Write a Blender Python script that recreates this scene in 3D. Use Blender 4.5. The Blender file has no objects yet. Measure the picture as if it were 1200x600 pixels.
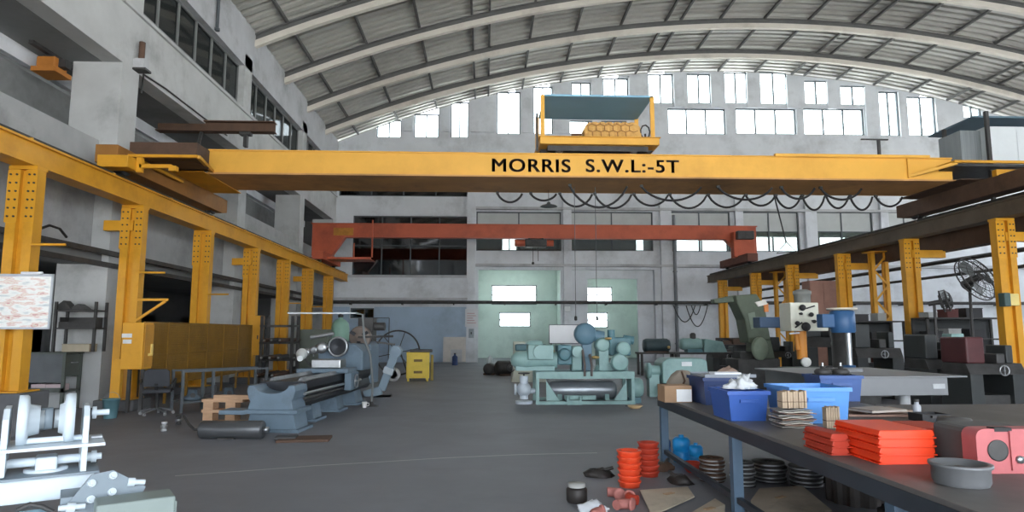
import bpy, bmesh, math, random
from mathutils import Vector, Matrix
random.seed(7)
PI = math.pi
S = bpy.context.scene
COL = S.collection
# ------------------------------------------------------------------ camera
F = 760.0; EYE = Vector((0, 0, 1.6))
YAW = math.radians(2.40); PIT = math.radians(6.75)
FWD = Vector((math.sin(YAW)*math.cos(PIT), math.cos(YAW)*math.cos(PIT), math.sin(PIT)))
RGT = Vector((math.cos(YAW), -math.sin(YAW), 0))
UPV = RGT.cross(FWD)
def ray(px, py): return FWD*F + RGT*(px-600) - UPV*(py-300)
def atY(px, py, Y): d = ray(px, py); return EYE + d*((Y-EYE.y)/d.y)
def atX(px, py, X): d = ray(px, py); return EYE + d*((X-EYE.x)/d.x)
def atZ(px, py, Z): d = ray(px, py); return EYE + d*((Z-EYE.z)/d.z)
cam_d = bpy.data.cameras.new('camera'); cam = bpy.data.objects.new('camera', cam_d); COL.objects.link(cam)
cam.matrix_world = Matrix(((RGT.x, UPV.x, -FWD.x, EYE.x), (RGT.y, UPV.y, -FWD.y, EYE.y), (RGT.z, UPV.z, -FWD.z, EYE.z), (0, 0, 0, 1)))
cam_d.sensor_width = 36; cam_d.lens = 36*F/1200; cam_d.clip_start = 0.05; cam_d.clip_end = 500
S.camera = cam
# ------------------------------------------------------------------ materials
def lin(c):
    return tuple((v/255/12.92 if v/255 <= .04045 else ((v/255+.055)/1.055)**2.4) for v in c)
MATS = {}
def mat(name, rgb, rough=.6, metal=0, var=.12, scale=3.0, dirt=None, dirt_amt=.35, bump=0, coord='Object', stretch=None, spec=.4):
    """base colour broken up by noise (wear), optional second 'dirt' colour in blotches, optional fine bump"""
    if name in MATS: return MATS[name]
    m = bpy.data.materials.new(name); m.use_nodes = True; N = m.node_tree.nodes; L = m.node_tree.links
    b = N['Principled BSDF']; b.inputs['Roughness'].default_value = rough; b.inputs['Metallic'].default_value = metal
    b.inputs['Specular IOR Level'].default_value = spec
    tc = N.new('ShaderNodeTexCoord'); vec = tc.outputs[coord]
    if stretch:
        mp = N.new('ShaderNodeMapping'); mp.inputs['Scale'].default_value = stretch; L.new(vec, mp.inputs['Vector']); vec = mp.outputs['Vector']
    n = N.new('ShaderNodeTexNoise'); n.inputs['Scale'].default_value = scale; n.inputs['Detail'].default_value = 6; n.inputs['Roughness'].default_value = .6
    L.new(vec, n.inputs['Vector'])
    r = N.new('ShaderNodeValToRGB'); c = lin(rgb)
    r.color_ramp.elements[0].position = .3; r.color_ramp.elements[1].position = .7
    r.color_ramp.elements[0].color = (*[v*(1-var) for v in c], 1); r.color_ramp.elements[1].color = (*[min(1, v*(1+var)) for v in c], 1)
    L.new(n.outputs['Fac'], r.inputs['Fac']); out = r.outputs['Color']
    if dirt:
        n2 = N.new('ShaderNodeTexNoise'); n2.inputs['Scale'].default_value = scale*.37; n2.inputs['Detail'].default_value = 8; n2.inputs['Roughness'].default_value = .68
        L.new(vec, n2.inputs['Vector'])
        r2 = N.new('ShaderNodeValToRGB'); r2.color_ramp.elements[0].position = .5; r2.color_ramp.elements[1].position = .72
        r2.color_ramp.elements[0].color = (0, 0, 0, 1); r2.color_ramp.elements[1].color = (dirt_amt,)*3+(1,)
        L.new(n2.outputs['Fac'], r2.inputs['Fac'])
        mx = N.new('ShaderNodeMix'); mx.data_type = 'RGBA'; L.new(r2.outputs['Color'], mx.inputs[0]); L.new(out, mx.inputs[6]); mx.inputs[7].default_value = (*lin(dirt), 1)
        out = mx.outputs[2]
    L.new(out, b.inputs['Base Color'])
    if bump:
        bp = N.new('ShaderNodeBump'); bp.inputs['Strength'].default_value = bump; bp.inputs['Distance'].default_value = .02
        n3 = N.new('ShaderNodeTexNoise'); n3.inputs['Scale'].default_value = scale*8; L.new(vec, n3.inputs['Vector'])
        L.new(n3.outputs['Fac'], bp.inputs['Height']); L.new(bp.outputs['Normal'], b.inputs['Normal'])
    MATS[name] = m; return m
def glass(name, tint=(.93, .96, .95), refl=.08):
    if name in MATS: return MATS[name]
    m = bpy.data.materials.new(name); m.use_nodes = True; N = m.node_tree.nodes; L = m.node_tree.links
    N.remove(N['Principled BSDF']); t = N.new('ShaderNodeBsdfTransparent'); t.inputs[0].default_value = (*tint, 1)
    g = N.new('ShaderNodeBsdfGlossy'); g.inputs['Roughness'].default_value = .05
    x = N.new('ShaderNodeMixShader'); x.inputs[0].default_value = refl
    L.new(t.outputs[0], x.inputs[1]); L.new(g.outputs[0], x.inputs[2]); L.new(x.outputs[0], N['Material Output'].inputs[0])
    MATS[name] = m; return m
# ------------------------------------------------------------------ mesh builder
class MB:
    def __init__(s): s.v = []; s.f = []; s.sm = []
    def add(s, vs, fs, smooth=False, M=None):
        o = len(s.v); s.v += [(M @ Vector(p)) if M else Vector(p) for p in vs]
        for f in fs: s.f.append([o+i for i in f]); s.sm.append(smooth)
        return s
    def box(s, x0, x1, y0, y1, z0, z1, M=None):
        vs = [(x, y, z) for z in (z0, z1) for y in (y0, y1) for x in (x0, x1)]
        return s.add(vs, [(0, 2, 3, 1), (4, 5, 7, 6), (0, 1, 5, 4), (1, 3, 7, 5), (3, 2, 6, 7), (2, 0, 4, 6)], M=M)
    def cbox(s, c, d, rz=0, M=None, rx=0, ry=0):
        R = Matrix.Translation(Vector(c)) @ Matrix.Rotation(rz, 4, 'Z') @ Matrix.Rotation(ry, 4, 'Y') @ Matrix.Rotation(rx, 4, 'X')
        if M: R = M @ R
        return s.box(-d[0]/2, d[0]/2, -d[1]/2, d[1]/2, -d[2]/2, d[2]/2, R)
    def bar(s, a, b, w, h=None, up=(0, 0, 1)):
        """rectangular bar from a to b, w wide, h high"""
        a = Vector(a); b = Vector(b); h = h or w; d = (b-a); l = d.length; d = d.normalized(); u = Vector(up)
        if abs(d.dot(u)) > .98: u = Vector((0, 1, 0))
        x = d.cross(u).normalized(); u = x.cross(d).normalized()
        vs = [p + x*i*w/2 + u*j*h/2 for p in (a, b) for i, j in ((-1, -1), (1, -1), (1, 1), (-1, 1))]
        return s.add(vs, [(0, 3, 2, 1), (4, 5, 6, 7), (0, 1, 5, 4), (1, 2, 6, 5), (2, 3, 7, 6), (3, 0, 4, 7)])
    def cyl(s, a, b, r, r2=None, n=20, caps=True):
        a = Vector(a); b = Vector(b); r2 = r if r2 is None else r2; d = (b-a).normalized()
        x = d.orthogonal().normalized(); y = d.cross(x)
        vs = [];
        for p, q in ((a, r), (b, r2)): vs += [p + x*q*math.cos(2*PI*i/n) + y*q*math.sin(2*PI*i/n) for i in range(n)]
        s.add(vs, [(i, (i+1) % n, n+(i+1) % n, n+i) for i in range(n)], True)
        if caps: s.add(vs, [tuple(range(n-1, -1, -1)), tuple(range(n, 2*n))])
        return s
    def tube(s, pts, r, n=8, closed=False):
        pts = [Vector(p) for p in pts]; k = len(pts); vs = []; px = None
        for i, p in enumerate(pts):
            d = (pts[(i+1) % k]-pts[i-1]) if closed else (pts[min(i+1, k-1)]-pts[max(i-1, 0)])
            d = d.normalized(); x = d.orthogonal().normalized() if px is None else (px - d*px.dot(d)).normalized()
            px = x; y = d.cross(x)
            vs += [p + x*r*math.cos(2*PI*j/n) + y*r*math.sin(2*PI*j/n) for j in range(n)]
        fs = []
        for i in range(k if closed else k-1):
            a = i*n; b = ((i+1) % k)*n
            fs += [(a+j, a+(j+1) % n, b+(j+1) % n, b+j) for j in range(n)]
        s.add(vs, fs, True)
        if not closed: s.add(vs, [tuple(range(n-1, -1, -1)), tuple(range((k-1)*n, k*n))])
        return s
    def lathe(s, prof, c=(0, 0, 0), axis='Z', n=28, M=None):
        """prof: (radius, height) list turned about an axis through c"""
        c = Vector(c); vs = []; k = len(prof)
        for r, h in prof:
            for j in range(n):
                u = r*math.cos(2*PI*j/n); w = r*math.sin(2*PI*j/n)
                vs.append(c + Vector({'Z': (u, w, h), 'X': (h, u, w), 'Y': (w, h, u)}[axis]))
        fs = []
        for i in range(k-1):
            for j in range(n): fs.append((i*n+j, i*n+(j+1) % n, (i+1)*n+(j+1) % n, (i+1)*n+j))
        s.add(vs, fs, True, M)
        caps = []
        if prof[0][0] > 1e-4: caps.append(tuple(range(n-1, -1, -1)))
        if prof[-1][0] > 1e-4: caps.append(tuple(range((k-1)*n, k*n)))
        if caps: s.add(vs, caps, M=M)
        return s
    def prism(s, poly, d0, d1, axis='Y', M=None):
        """poly in the plane normal to axis, extruded from d0 to d1. Y: (x,z)  X: (y,z)  Z: (x,y)"""
        T = {'Y': lambda p, d: (p[0], d, p[1]), 'X': lambda p, d: (d, p[0], p[1]), 'Z': lambda p, d: (p[0], p[1], d)}[axis]
        n = len(poly); vs = [T(p, d0) for p in poly]+[T(p, d1) for p in poly]
        return s.add(vs, [tuple(range(n)), tuple(range(2*n-1, n-1, -1))]+[(i, n+i, n+(i+1) % n, (i+1) % n) for i in range(n)], M=M)
    def sphere(s, c, r, n=12, sq=(1, 1, 1)):
        c = Vector(c); vs = [c+Vector((0, 0, r*sq[2]))]; k = n//2
        for i in range(1, k):
            a = PI*i/k
            vs += [c+Vector((r*sq[0]*math.sin(a)*math.cos(2*PI*j/n), r*sq[1]*math.sin(a)*math.sin(2*PI*j/n), r*sq[2]*math.cos(a))) for j in range(n)]
        vs.append(c-Vector((0, 0, r*sq[2]))); L_ = len(vs)-1
        fs = [(0, 1+j, 1+(j+1) % n) for j in range(n)]
        for i in range(k-2): fs += [(1+i*n+j, 1+(i+1)*n+j, 1+(i+1)*n+(j+1) % n, 1+i*n+(j+1) % n) for j in range(n)]
        fs += [(L_, 1+(k-2)*n+(j+1) % n, 1+(k-2)*n+j) for j in range(n)]
        return s.add(vs, fs, True)
    def pieces(s):
        """far-apart pieces of this mesh, each a builder of its own"""
        n = len(s.v); par = list(range(n))
        def find(i):
            while par[i] != i: par[i] = par[par[i]]; i = par[i]
            return i
        key = {}
        for i, p in enumerate(s.v):
            k = (round(p.x, 4), round(p.y, 4), round(p.z, 4))
            if k in key: par[find(i)] = find(key[k])
            else: key[k] = i
        for f in s.f:
            for j in f[1:]: par[find(j)] = find(f[0])
        isl = {}
        for i in range(n): isl.setdefault(find(i), []).append(i)
        if len(isl) == 1 or len(isl) > 400: return [s]
        ks = list(isl); bb = []
        for k in ks:
            ps = [s.v[i] for i in isl[k]]
            bb.append(([min(p[a] for p in ps) for a in range(3)], [max(p[a] for p in ps) for a in range(3)]))
        g = list(range(len(ks)))
        def fg(i):
            while g[i] != i: i = g[i]
            return i
        for i in range(len(ks)):
            for j in range(i):
                d = math.sqrt(sum(max(0, bb[i][0][a]-bb[j][1][a], bb[j][0][a]-bb[i][1][a])**2 for a in range(3)))
                sz = max(max(b[1][a]-b[0][a] for a in range(3)) for b in (bb[i], bb[j]))
                if d <= max(.02, .5*sz)*.98: g[fg(i)] = fg(j)
        of = {}
        for i, k in enumerate(ks):
            for v in isl[k]: of[v] = fg(i)
        out = {}
        for f, q in zip(s.f, s.sm):
            m = out.setdefault(of[f[0]], (MB(), {})); idx = []
            for v in f:
                if v not in m[1]: m[1][v] = len(m[0].v); m[0].v.append(s.v[v])
                idx.append(m[1][v])
            m[0].f.append(idx); m[0].sm.append(q)
        return [m[0] for m in out.values()]
    def build(s, name, m, parent=None, bev=0, org=None):
        """link as ONE object (a part in far-apart pieces: one object per piece); the vertices are given in the parent's frame (or the world for a thing)"""
        if parent is not None and not any(w in name for w in ('bolt', 'pane', 'web', 'slat', 'mesh', 'lettering', 'spoke')):
            ps = s.pieces()
            if len(ps) > 1: return [p.build1(name, m, parent, bev, org) for p in ps][0]
        return s.build1(name, m, parent, bev, org)
    def build1(s, name, m, parent=None, bev=0, org=None):
        me = bpy.data.meshes.new(name); o = bpy.data.objects.new(name, me)
        vs = s.v
        if org is not None: org = Vector(org); vs = [p-org for p in vs]; o.location = org
        me.from_pydata([tuple(p) for p in vs], [], s.f)
        bm = bmesh.new(); bm.from_mesh(me); bmesh.ops.recalc_face_normals(bm, faces=bm.faces); bm.to_mesh(me); bm.free()
        for p, q in zip(me.polygons, s.sm): p.use_smooth = q
        me.materials.append(m); COL.objects.link(o)
        if parent: o.parent = parent
        if bev:
            md = o.modifiers.new('bevel', 'BEVEL'); md.width = bev; md.segments = 2; md.limit_method = 'ANGLE'
        return o
def tag(o, label, cat, group=None, kind=None):
    o['label'] = label; o['category'] = cat
    if group: o['group'] = group
    if kind: o['kind'] = kind
    return o
def thing(name, label, cat, loc=(0, 0, 0), rz=0, group=None):
    o = bpy.data.objects.new(name, None); COL.objects.link(o); o.empty_display_size = .1
    o.location = loc; o.rotation_euler = (0, 0, rz)
    return tag(o, label, cat, group)
def struct(name, mb, m, parent=None, bev=0):
    o = mb.build(name, m, parent, bev)
    if not parent: o['kind'] = 'structure'
    return o
def dup(o, loc=None, rz=None, label=None, group=None, parent=None):
    c = o.copy(); COL.objects.link(c)
    if parent: c.parent = parent
    for ch in list(o.children): dup(ch, parent=c)
    if loc is not None: c.location = loc
    if rz is not None: c.rotation_euler = (0, 0, rz)
    if label: c['label'] = label
    if group: c['group'] = group
    return c
# palette
M_white = mat('limewash wall', (216, 220, 224), .9, var=.06, scale=1.2, dirt=(120, 120, 118), dirt_amt=.45)
M_whl = mat('stained limewash', (190, 192, 191), .9, var=.08, scale=1.3, dirt=(104, 104, 102), dirt_amt=.55)
M_conc = mat('painted concrete', (188, 190, 192), .9, var=.08, scale=1.5, dirt=(95, 95, 92), dirt_amt=.55)
M_blue_wall = mat('pale blue wall paint', (170, 190, 208), .85, var=.06, scale=1.3, dirt=(130, 140, 150), dirt_amt=.5)
M_teal_wall = mat('sea green wall paint', (208, 222, 216), .85, var=.06, scale=1.2, dirt=(110, 140, 135), dirt_amt=.4)
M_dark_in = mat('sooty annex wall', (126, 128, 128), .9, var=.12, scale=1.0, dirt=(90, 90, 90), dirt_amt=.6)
M_floor = mat('oily concrete floor', (124, 126, 132), .58, var=.1, scale=.8, dirt=(100, 101, 105), dirt_amt=.6, bump=.05)
M_yel = mat('yellow crane paint', (216, 156, 42), .45, var=.06, scale=2.0, dirt=(150, 98, 20), dirt_amt=.5)
M_yel2 = mat('pale yellow girder paint', (230, 174, 72), .5, var=.05, scale=1.5, dirt=(180, 125, 45), dirt_amt=.4)
M_rust = mat('brown steel', (92, 70, 56), .7, var=.2, scale=2.5, dirt=(50, 42, 38), dirt_amt=.6)
M_dsteel = mat('dark grimy steel', (70, 69, 68), .55, .3, var=.25, scale=4, dirt=(30, 30, 30), dirt_amt=.6)
M_steel = mat('bare machined steel', (165, 168, 170), .32, .85, var=.12, scale=6)
M_black = mat('black rubber', (38, 38, 39), .6, var=.2)
M_org = mat('orange crane paint', (192, 94, 64), .5, var=.08, scale=2, dirt=(120, 60, 45), dirt_amt=.5)
M_frame = mat('window frame paint', (86, 92, 96), .6, var=.1)
M_pane = glass('window glass'); M_pane_d = glass('dusty dark glass', (.32, .34, .34), .1)
M_pane_k = glass('almost black glass', (.07, .08, .085), .1); M_frost = mat('frosted pane', (186, 190, 188), .5, var=.06, scale=2)
M_roof = mat('galvanised roof sheet', (190, 189, 182), .55, .1, var=.1, scale=.5, dirt=(120, 116, 108), dirt_amt=.5, stretch=(1, 1, 1))
M_arch = mat('off white arch paint', (222, 216, 204), .7, var=.06, scale=1, dirt=(150, 140, 125), dirt_amt=.5)
M_purl = mat('grey purlin paint', (104, 104, 102), .7, var=.1)
# ================================================================== THE SETTING
D = 36.0; XL = -8.3; XR = 36.3; YF = -9.0
XC = 14.0; RR = 57.0; ZT = 16.95
def roofz(x): return ZT - (RR - math.sqrt(RR*RR-(x-XC)**2))
# floor
struct('floor', MB().box(-16, XR+.4, YF-2, 43, -.3, 0), M_floor)
# painted line on the floor: thin pale stripe
a = atZ(215, 558, 0); b = atZ(690, 531, 0)
ln = MB()
pts = [atZ(x, y, 0) for x, y in ((205, 558), (290, 552), (370, 546), (440, 542), (520, 537), (610, 533), (700, 531))]
for p, q in zip(pts, pts[1:]):
    n = Vector((-(q-p).y, (q-p).x, 0)).normalized()*.02
    ln.add([p-n+Vector((0, 0, .004)), q-n+Vector((0, 0, .004)), q+n+Vector((0, 0, .004)), p+n+Vector((0, 0, .004))], [(0, 1, 2, 3)])
struct('trim_1', ln, mat('chalk line', (176, 176, 178), .8))
# ---- back wall with openings, built from columns between sorted x-breaks
def wx(px): return atY(px, 200, D).x
def wz(py, px=700): return atY(px, py, D).z
up_w = [(441, 470, 140, 161), (485, 514, 133, 161), (528, 549, 119, 161), (582, 610, 107, 157), (625, 648, 101, 157), (670, 693, 96, 136), (707, 737, 91, 136),
        (760, 790, 86, 121), (806, 834, 86, 121), (850, 877, 84, 121), (892, 924, 84, 122), (944, 972, 94, 122), (986, 1016, 100, 123),
        (1033, 1056, 107, 159), (1066, 1099, 113, 159), (1130, 1151, 122, 138)]
low_w = [(667, 735, 141, 157), (783, 851, 127, 157), (863, 934, 127, 157), (943, 1014, 127, 158)]
mid_w = [(558, 658, 248, 294), (669, 766, 248, 294), (785, 857, 248, 295), (868, 938, 248, 295), (953, 1025, 248, 295), (1036, 1090, 248, 295)]
dark_w = [(397, 548, 219, 230), (412, 548, 253, 323), (410, 438, 361, 373)]
door_w = [(560, 658, 316, 432), (669, 770, 316, 432)]
def hole(w):
    x0, x1, y0, y1 = w; cx = (x0+x1)/2
    return (atY(x0, y1, D).x, atY(x1, y1, D).x, max(0, atY(cx, y1, D).z), atY(cx, y0, D).z)
HU = [hole(w) for w in up_w]; HL = [hole(w) for w in low_w]; HM = [hole(w) for w in mid_w]; HD = [hole(w) for w in dark_w]; HDR = [hole(w) for w in door_w]
HDR = [(a, b, 0, d) for a, b, c, d in HDR]
holes = HU+HL+HM+HD+HDR
xs = sorted(set([XL, XR]+[h[0] for h in holes]+[h[1] for h in holes]+[XL+i*2.0 for i in range(1, 22)]))
bw = MB()
for x0, x1 in zip(xs, xs[1:]):
    if x1-x0 < 1e-4: continue
    xm = (x0+x1)/2; hs = sorted((h for h in holes if h[0] < xm < h[1]), key=lambda h: h[2])
    z = 0; t0 = roofz(x0)-.12; t1 = roofz(x1)-.12
    for h in hs:
        if h[2] > z+1e-3: bw.box(x0, x1, D, D+.35, z, h[2])
        z = h[3]
    if z < min(t0, t1)-.02:
        bw.prism([(x0, z), (x1, z), (x1, t1), (x0, t0)], D, D+.35, 'Y')
wall_back = struct('wall_back', bw, M_white)
# ---- windows of the back wall
wn = [0]
def window(h, nx, nz=1, m_pane=None, depth=.12, fr=.06, louvre=False, fm=None, y=None):
    wn[0] += 1; x0, x1, z0, z1 = h; y = D+.1 if y is None else y
    f = MB()
    f.box(x0, x0+fr, y, y+depth, z0, z1).box(x1-fr, x1, y, y+depth, z0, z1).box(x0+fr, x1-fr, y, y+depth, z0, z0+fr).box(x0+fr, x1-fr, y, y+depth, z1-fr, z1)
    for i in range(1, nx):
        x = x0+(x1-x0)*i/nx; f.box(x-fr*.6, x+fr*.6, y, y+depth, z0+fr, z1-fr)
    for i in range(1, nz):
        z = z0+(z1-z0)*i/nz; f.box(x0+fr, x1-fr, y+.01, y+depth-.01, z-fr*.5, z+fr*.5)
    o = struct('window_%d' % wn[0], f, fm or M_frame)
    p = MB()
    if louvre:
        k = max(3, int((z1-z0)/.16))
        for i in range(k):
            zc = z0+fr+(z1-z0-2*fr)*(i+.5)/k
            p.cbox(((x0+x1)/2, y+depth*.5, zc), (x1-x0-2*fr, .006, .13), rx=-.9)
    else:
        p.box(x0+fr*.9, x1-fr*.9, y+depth*.45, y+depth*.5, z0+fr*.9, z1-fr*.9)
    p.build('pane', m_pane or M_pane, o)
    return o
for h in HU: window(h, 2)
for h in HL: window(h, 3)
M_pane_g = glass('grimy glass', (.55, .58, .56), .1)
def window_split(h):
    o = window(h, 2, 2, M_pane_g); x0, x1, z0, z1 = h; zm = (z0+z1)/2
    MB().box(x0+.07, x1-.07, D+.13, D+.145, zm+.03, z1-.07).build('frosted_pane', M_frost, o)
for h in HM: window_split(h)
window(HD[0], 4, 1, M_pane_k); window(HD[1], 4, 2, M_pane_k); window(HD[2], 1, 1, M_pane_k)
# ---- relief of the back wall: pilasters, bands, ledges
t = MB()
for a, b in ((548, 558), (659, 668.5), (771, 784), (858, 867), (939, 952), (1026, 1035)):
    x0, x1 = wx(a), wx(b); t.box(x0, x1, D-.22, D-.002, 0, 9.3)
struct('trim_2', t, M_white)
t = MB()
for a, b in zip(up_w, up_w[1:]):
    if b[0]-a[1] < 8: continue
    x0, x1 = wx(a[1]+2), wx(b[0]-2); t.box(x0, x1, D-.12, D-.002, wz(124 if 745 < b[0] < 1030 else 157), min(roofz(x0), roofz(x1))-.25)
struct('trim_3', t, M_white)
t = MB()
for z in (wz(247), wz(313)):
    t.box(wx(558), XR, D-.3, D-.002, z, z+.14)
t.box(XL, wx(549), D-.25, D-.002, wz(352), wz(349.5)).box(XL, wx(548), D-.18, D-.002, wz(326), wz(323.5))
struct('trim_4', t, M_conc)
t = MB(); h_ = HD[2]; t.box(XL, h_[0]-.02, D-.06, D-.003, .01, wz(360)).box(h_[1]+.02, wx(548), D-.06, D-.003, .01, wz(360)).box(h_[0]-.02, h_[1]+.02, D-.06, D-.003, .01, h_[2]-.02); struct('trim_5', t, M_blue_wall)
# horizontal service pipe along the whole back wall
t = MB(); zp = wz(355)
t.cyl((XL, D-.48, zp), (XR, D-.48, zp), .09, n=12)
for i in range(16): x = XL+1+i*2.8; t.box(x-.03, x+.03, D-.53, D-.001, zp-.14, zp-.08)
pp = t.build('service_pipe', M_dsteel); tag(pp, 'long dark service pipe running level across the back wall', 'pipe')
t = MB(); x = wx(786); t.cyl((x, D-.3, 0), (x, D-.3, 8.2), .09, n=12)
for z in (1, 3, 5, 7): t.box(x-.12, x+.12, D-.33, D-.221, z-.03, z+.03)
tag(t.build('drain_pipe', mat('grey pipe', (120, 124, 128))), 'vertical grey drain pipe on the back wall right of the doorways', 'pipe')
# ---- rooms behind the back wall: ground floor (sea green) and first floor
Y2 = 41.5; zf = wz(303)
rm = MB(); gw = [hole2 for hole2 in [(576, 629, 334, 357), (585, 622, 366, 383), (688, 718, 336, 354), (688, 713, 366, 384), (800, 852, 262, 290), (705, 766, 336, 354)]]
def hole_at(w, Y): return (atY(w[0], w[3], Y).x, atY(w[1], w[3], Y).x, atY(w[0], w[3], Y).z, atY(w[0], w[2], Y).z)
GW = [hole_at(w, Y2) for w in gw[:4]]
UW = [(wx(p0)*Y2/D, wx(p1)*Y2/D, zf+.9, zf+2.2) for p0, p1 in ((588, 606), (743, 764), (790, 850), (872, 934), (956, 1020), (1040, 1088))]
hs_all = GW+UW
xs = sorted(set([XL, XR]+[h[0] for h in hs_all]+[h[1] for h in hs_all]))
gl = MB(); ul = MB()
for x0, x1 in zip(xs, xs[1:]):
    xm = (x0+x1)/2
    for mb_, H, za, zb in ((gl, GW, 0, zf-.1), (ul, UW, zf+.1, 9.6)):
        z = za
        for h in sorted((h for h in H if h[0] < xm < h[1]), key=lambda h: h[2]):
            mb_.box(x0, x1, Y2, Y2+.3, z, h[2]); z = h[3]
        mb_.box(x0, x1, Y2, Y2+.3, z, zb)
struct('wall_annex_ground', gl, M_teal_wall)
struct('wall_annex_upper', ul, mat('cream annex paint', (170, 180, 170), .9))
for h in GW: window(h, 1, 2, None, y=Y2+.1)
for h in UW: window(h, 2, 1, None, y=Y2+.1)
struct('ceiling_annex', MB().box(XL, XR, D+.36, Y2+.3, zf-.1, zf+.1), M_conc)
struct('ceiling_annex_upper', MB().box(XL, XR, D+.36, Y2+.3, 9.6, 9.8), M_dark_in)
cross = MB()
for px in (553, 664, 777, 950): x = wx(px)*1.02; cross.box(x-.1, x+.1, D+.36, Y2, 0, zf-.1)
struct('wall_annex_partition', cross, M_teal_wall)
x = wx(553)*1.02
struct('wall_annex_partition_upper', MB().box(x-.1, x+.1, D+.36, Y2, zf+.1, 9.6).box(wx(777)*1.02-.1, wx(777)*1.02+.1, D+.36, Y2, zf+.1, 9.6), M_dark_in)
struct('wall_annex_dark', MB().box(XL, wx(549), D+.95, D+1.05, zf+.1, 9.6), M_dark_in)
# inner door frame in the second doorway: a sea green wall with a tall opening
x0, x1 = wx(669), wx(770)
dm = MB(); a, b, zt = wx(688), wx(746), wz(326)
dm.box(x0, a, D+.4, D+.6, 0, HDR[1][3]).box(b, x1, D+.4, D+.6, 0, HDR[1][3]).box(a, b, D+.4, D+.6, zt, HDR[1][3])
struct('door_1', dm, M_white)
# ---- left wall: concrete frame, parapets, window band, eave beam
cols = [(-7.8, -7.1), (-.4, .3), (7.1, 7.8), (14.58, 15.28), (21.8, 22.5), (29.0, 29.7), (35.3, 36.0)]
c = MB()
for a, b in cols:
    c.box(-9.4, XL, a, b, 0, 7.75)
    c.box(-9.0, XL, a, b, 9.18, 11.2)
struct('wall_left', c, M_whl)
struct('trim_6', MB().box(-8.75, XL, YF, D, 7.75, 9.18).box(XL-.02, XL+.07, YF, D, 9.12, 9.2), M_whl)       # deep band beam
struct('trim_7', MB().box(-8.75, XL, YF, D, 10.75, 12.28).box(XL-.3, XL-.04, YF, D, 12.28, 12.42), M_conc)      # eave beam
w = MB()
for (a, b), (c2, d) in zip(cols, cols[1:]):
    w.box(-9.0, -8.7, b, c2, 3.45, 5.9)
struct('trim_8', w, mat('weathered cement', (172, 174, 174), .9, var=.1, scale=1.4, dirt=(112, 112, 110), dirt_amt=.6))
w = MB()
w.box(-9.3, -8.45, YF, D-.01, 3.1, 3.44)
struct('trim_9', w, M_dark_in)
# glazed band under the eave
k = 0
for (a, b), (c2, d) in zip(cols, cols[1:]):
    if c2 < 4: continue
    wn[0] += 1; f = MB(); y0, y1 = b, c2; z0, z1 = 9.18, 10.75; n = 6
    f.box(-8.6, -8.5, y0, y1, z0, z0+.3).box(-8.6, -8.5, y0, y1, z1-.06, z1)
    for i in range(n+1):
        y = y0+(y1-y0)*i/n; f.box(-8.6, -8.5, max(y0, y-.035), min(y1, y+.035), z0+.3, z1-.06)
    o = struct('window_%d' % wn[0], f, mat('grey mullion', (120, 122, 122)))
    MB().box(-8.555, -8.545, y0+.03, y1-.03, z0+.3, z1-.06).build('pane', M_pane_d, o)
# annex behind the left wall
struct('ceiling_left_annex', MB().box(-15, -8.76, YF, D, 7.75, 7.95), M_dark_in)
struct('ceiling_left_annex_low', MB().box(-15, -8.76, YF, D, 3.45, 3.6), M_dark_in)
wl = MB(); wl.box(-15.3, -15, YF, 42, 0, .9).box(-15.3, -15, YF, 42, 2.4, 4.0).box(-15.3, -15, YF, 42, 5.4, 8.6).box(-15.3, -15, YF, 42, 10.6, 12.6).box(-15.3, -15, 9.5, 42, .9, 2.4)
for i in range(14):
    y = YF+i*3.8; wl.box(-15.3, -15, y, y+1.4, .9, 2.4).box(-15.3, -15, y, y+1.8, 4.0, 5.4).box(-15.3, -15, y, y+1.8, 8.6, 10.6)
struct('wall_left_annex', wl, M_dark_in)
struct('wall_left_annex_upper', MB().box(-10.15, -10.0, YF, D, 7.42, 7.75), M_white)
struct('wall_left_annex_infill', MB().box(-10.4, -10.3, YF, D, 3.61, 7.42), mat('grey infill wall', (128, 130, 130), .9, var=.12, dirt=(90, 90, 90)))
struct('wall_left_annex_end', MB().box(-15, XL-1.1, D, D+.3, 0, 12.3), M_dark_in)
struct('ceiling_left_annex_top', MB().box(-15, -8.76, YF, D, 12.28, 12.4), M_dark_in)
# ---- right wall and the front, beyond the photo's reach
wr = MB(); ys = [YF+i*5 for i in range(10)]
wr.box(XR, XR+.3, YF, D, 0, 5).box(XR, XR+.3, YF, D, 9, 12.5)
for y in ys: wr.box(XR, XR+.3, y, min(D, y+1.2), 5, 9)
struct('wall_right', wr, M_white)
fw = MB(); fw.box(XL, -4, YF, YF+.3, 0, 12.2).box(18, XR, YF, YF+.3, 0, 12.2)
for i in range(44):
    x0, x1 = XL+(XR-XL)*i/44, XL+(XR-XL)*(i+1)/44; z0 = 7.5 if -4.3 <= x0 and x1 <= 18.4 else 12.2
    fw.prism([(x0, z0), (x1, z0), (x1, roofz(x1)-.1), (x0, roofz(x0)-.1)], YF, YF+.3, 'Y')
struct('wall_front', fw, M_white)
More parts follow.
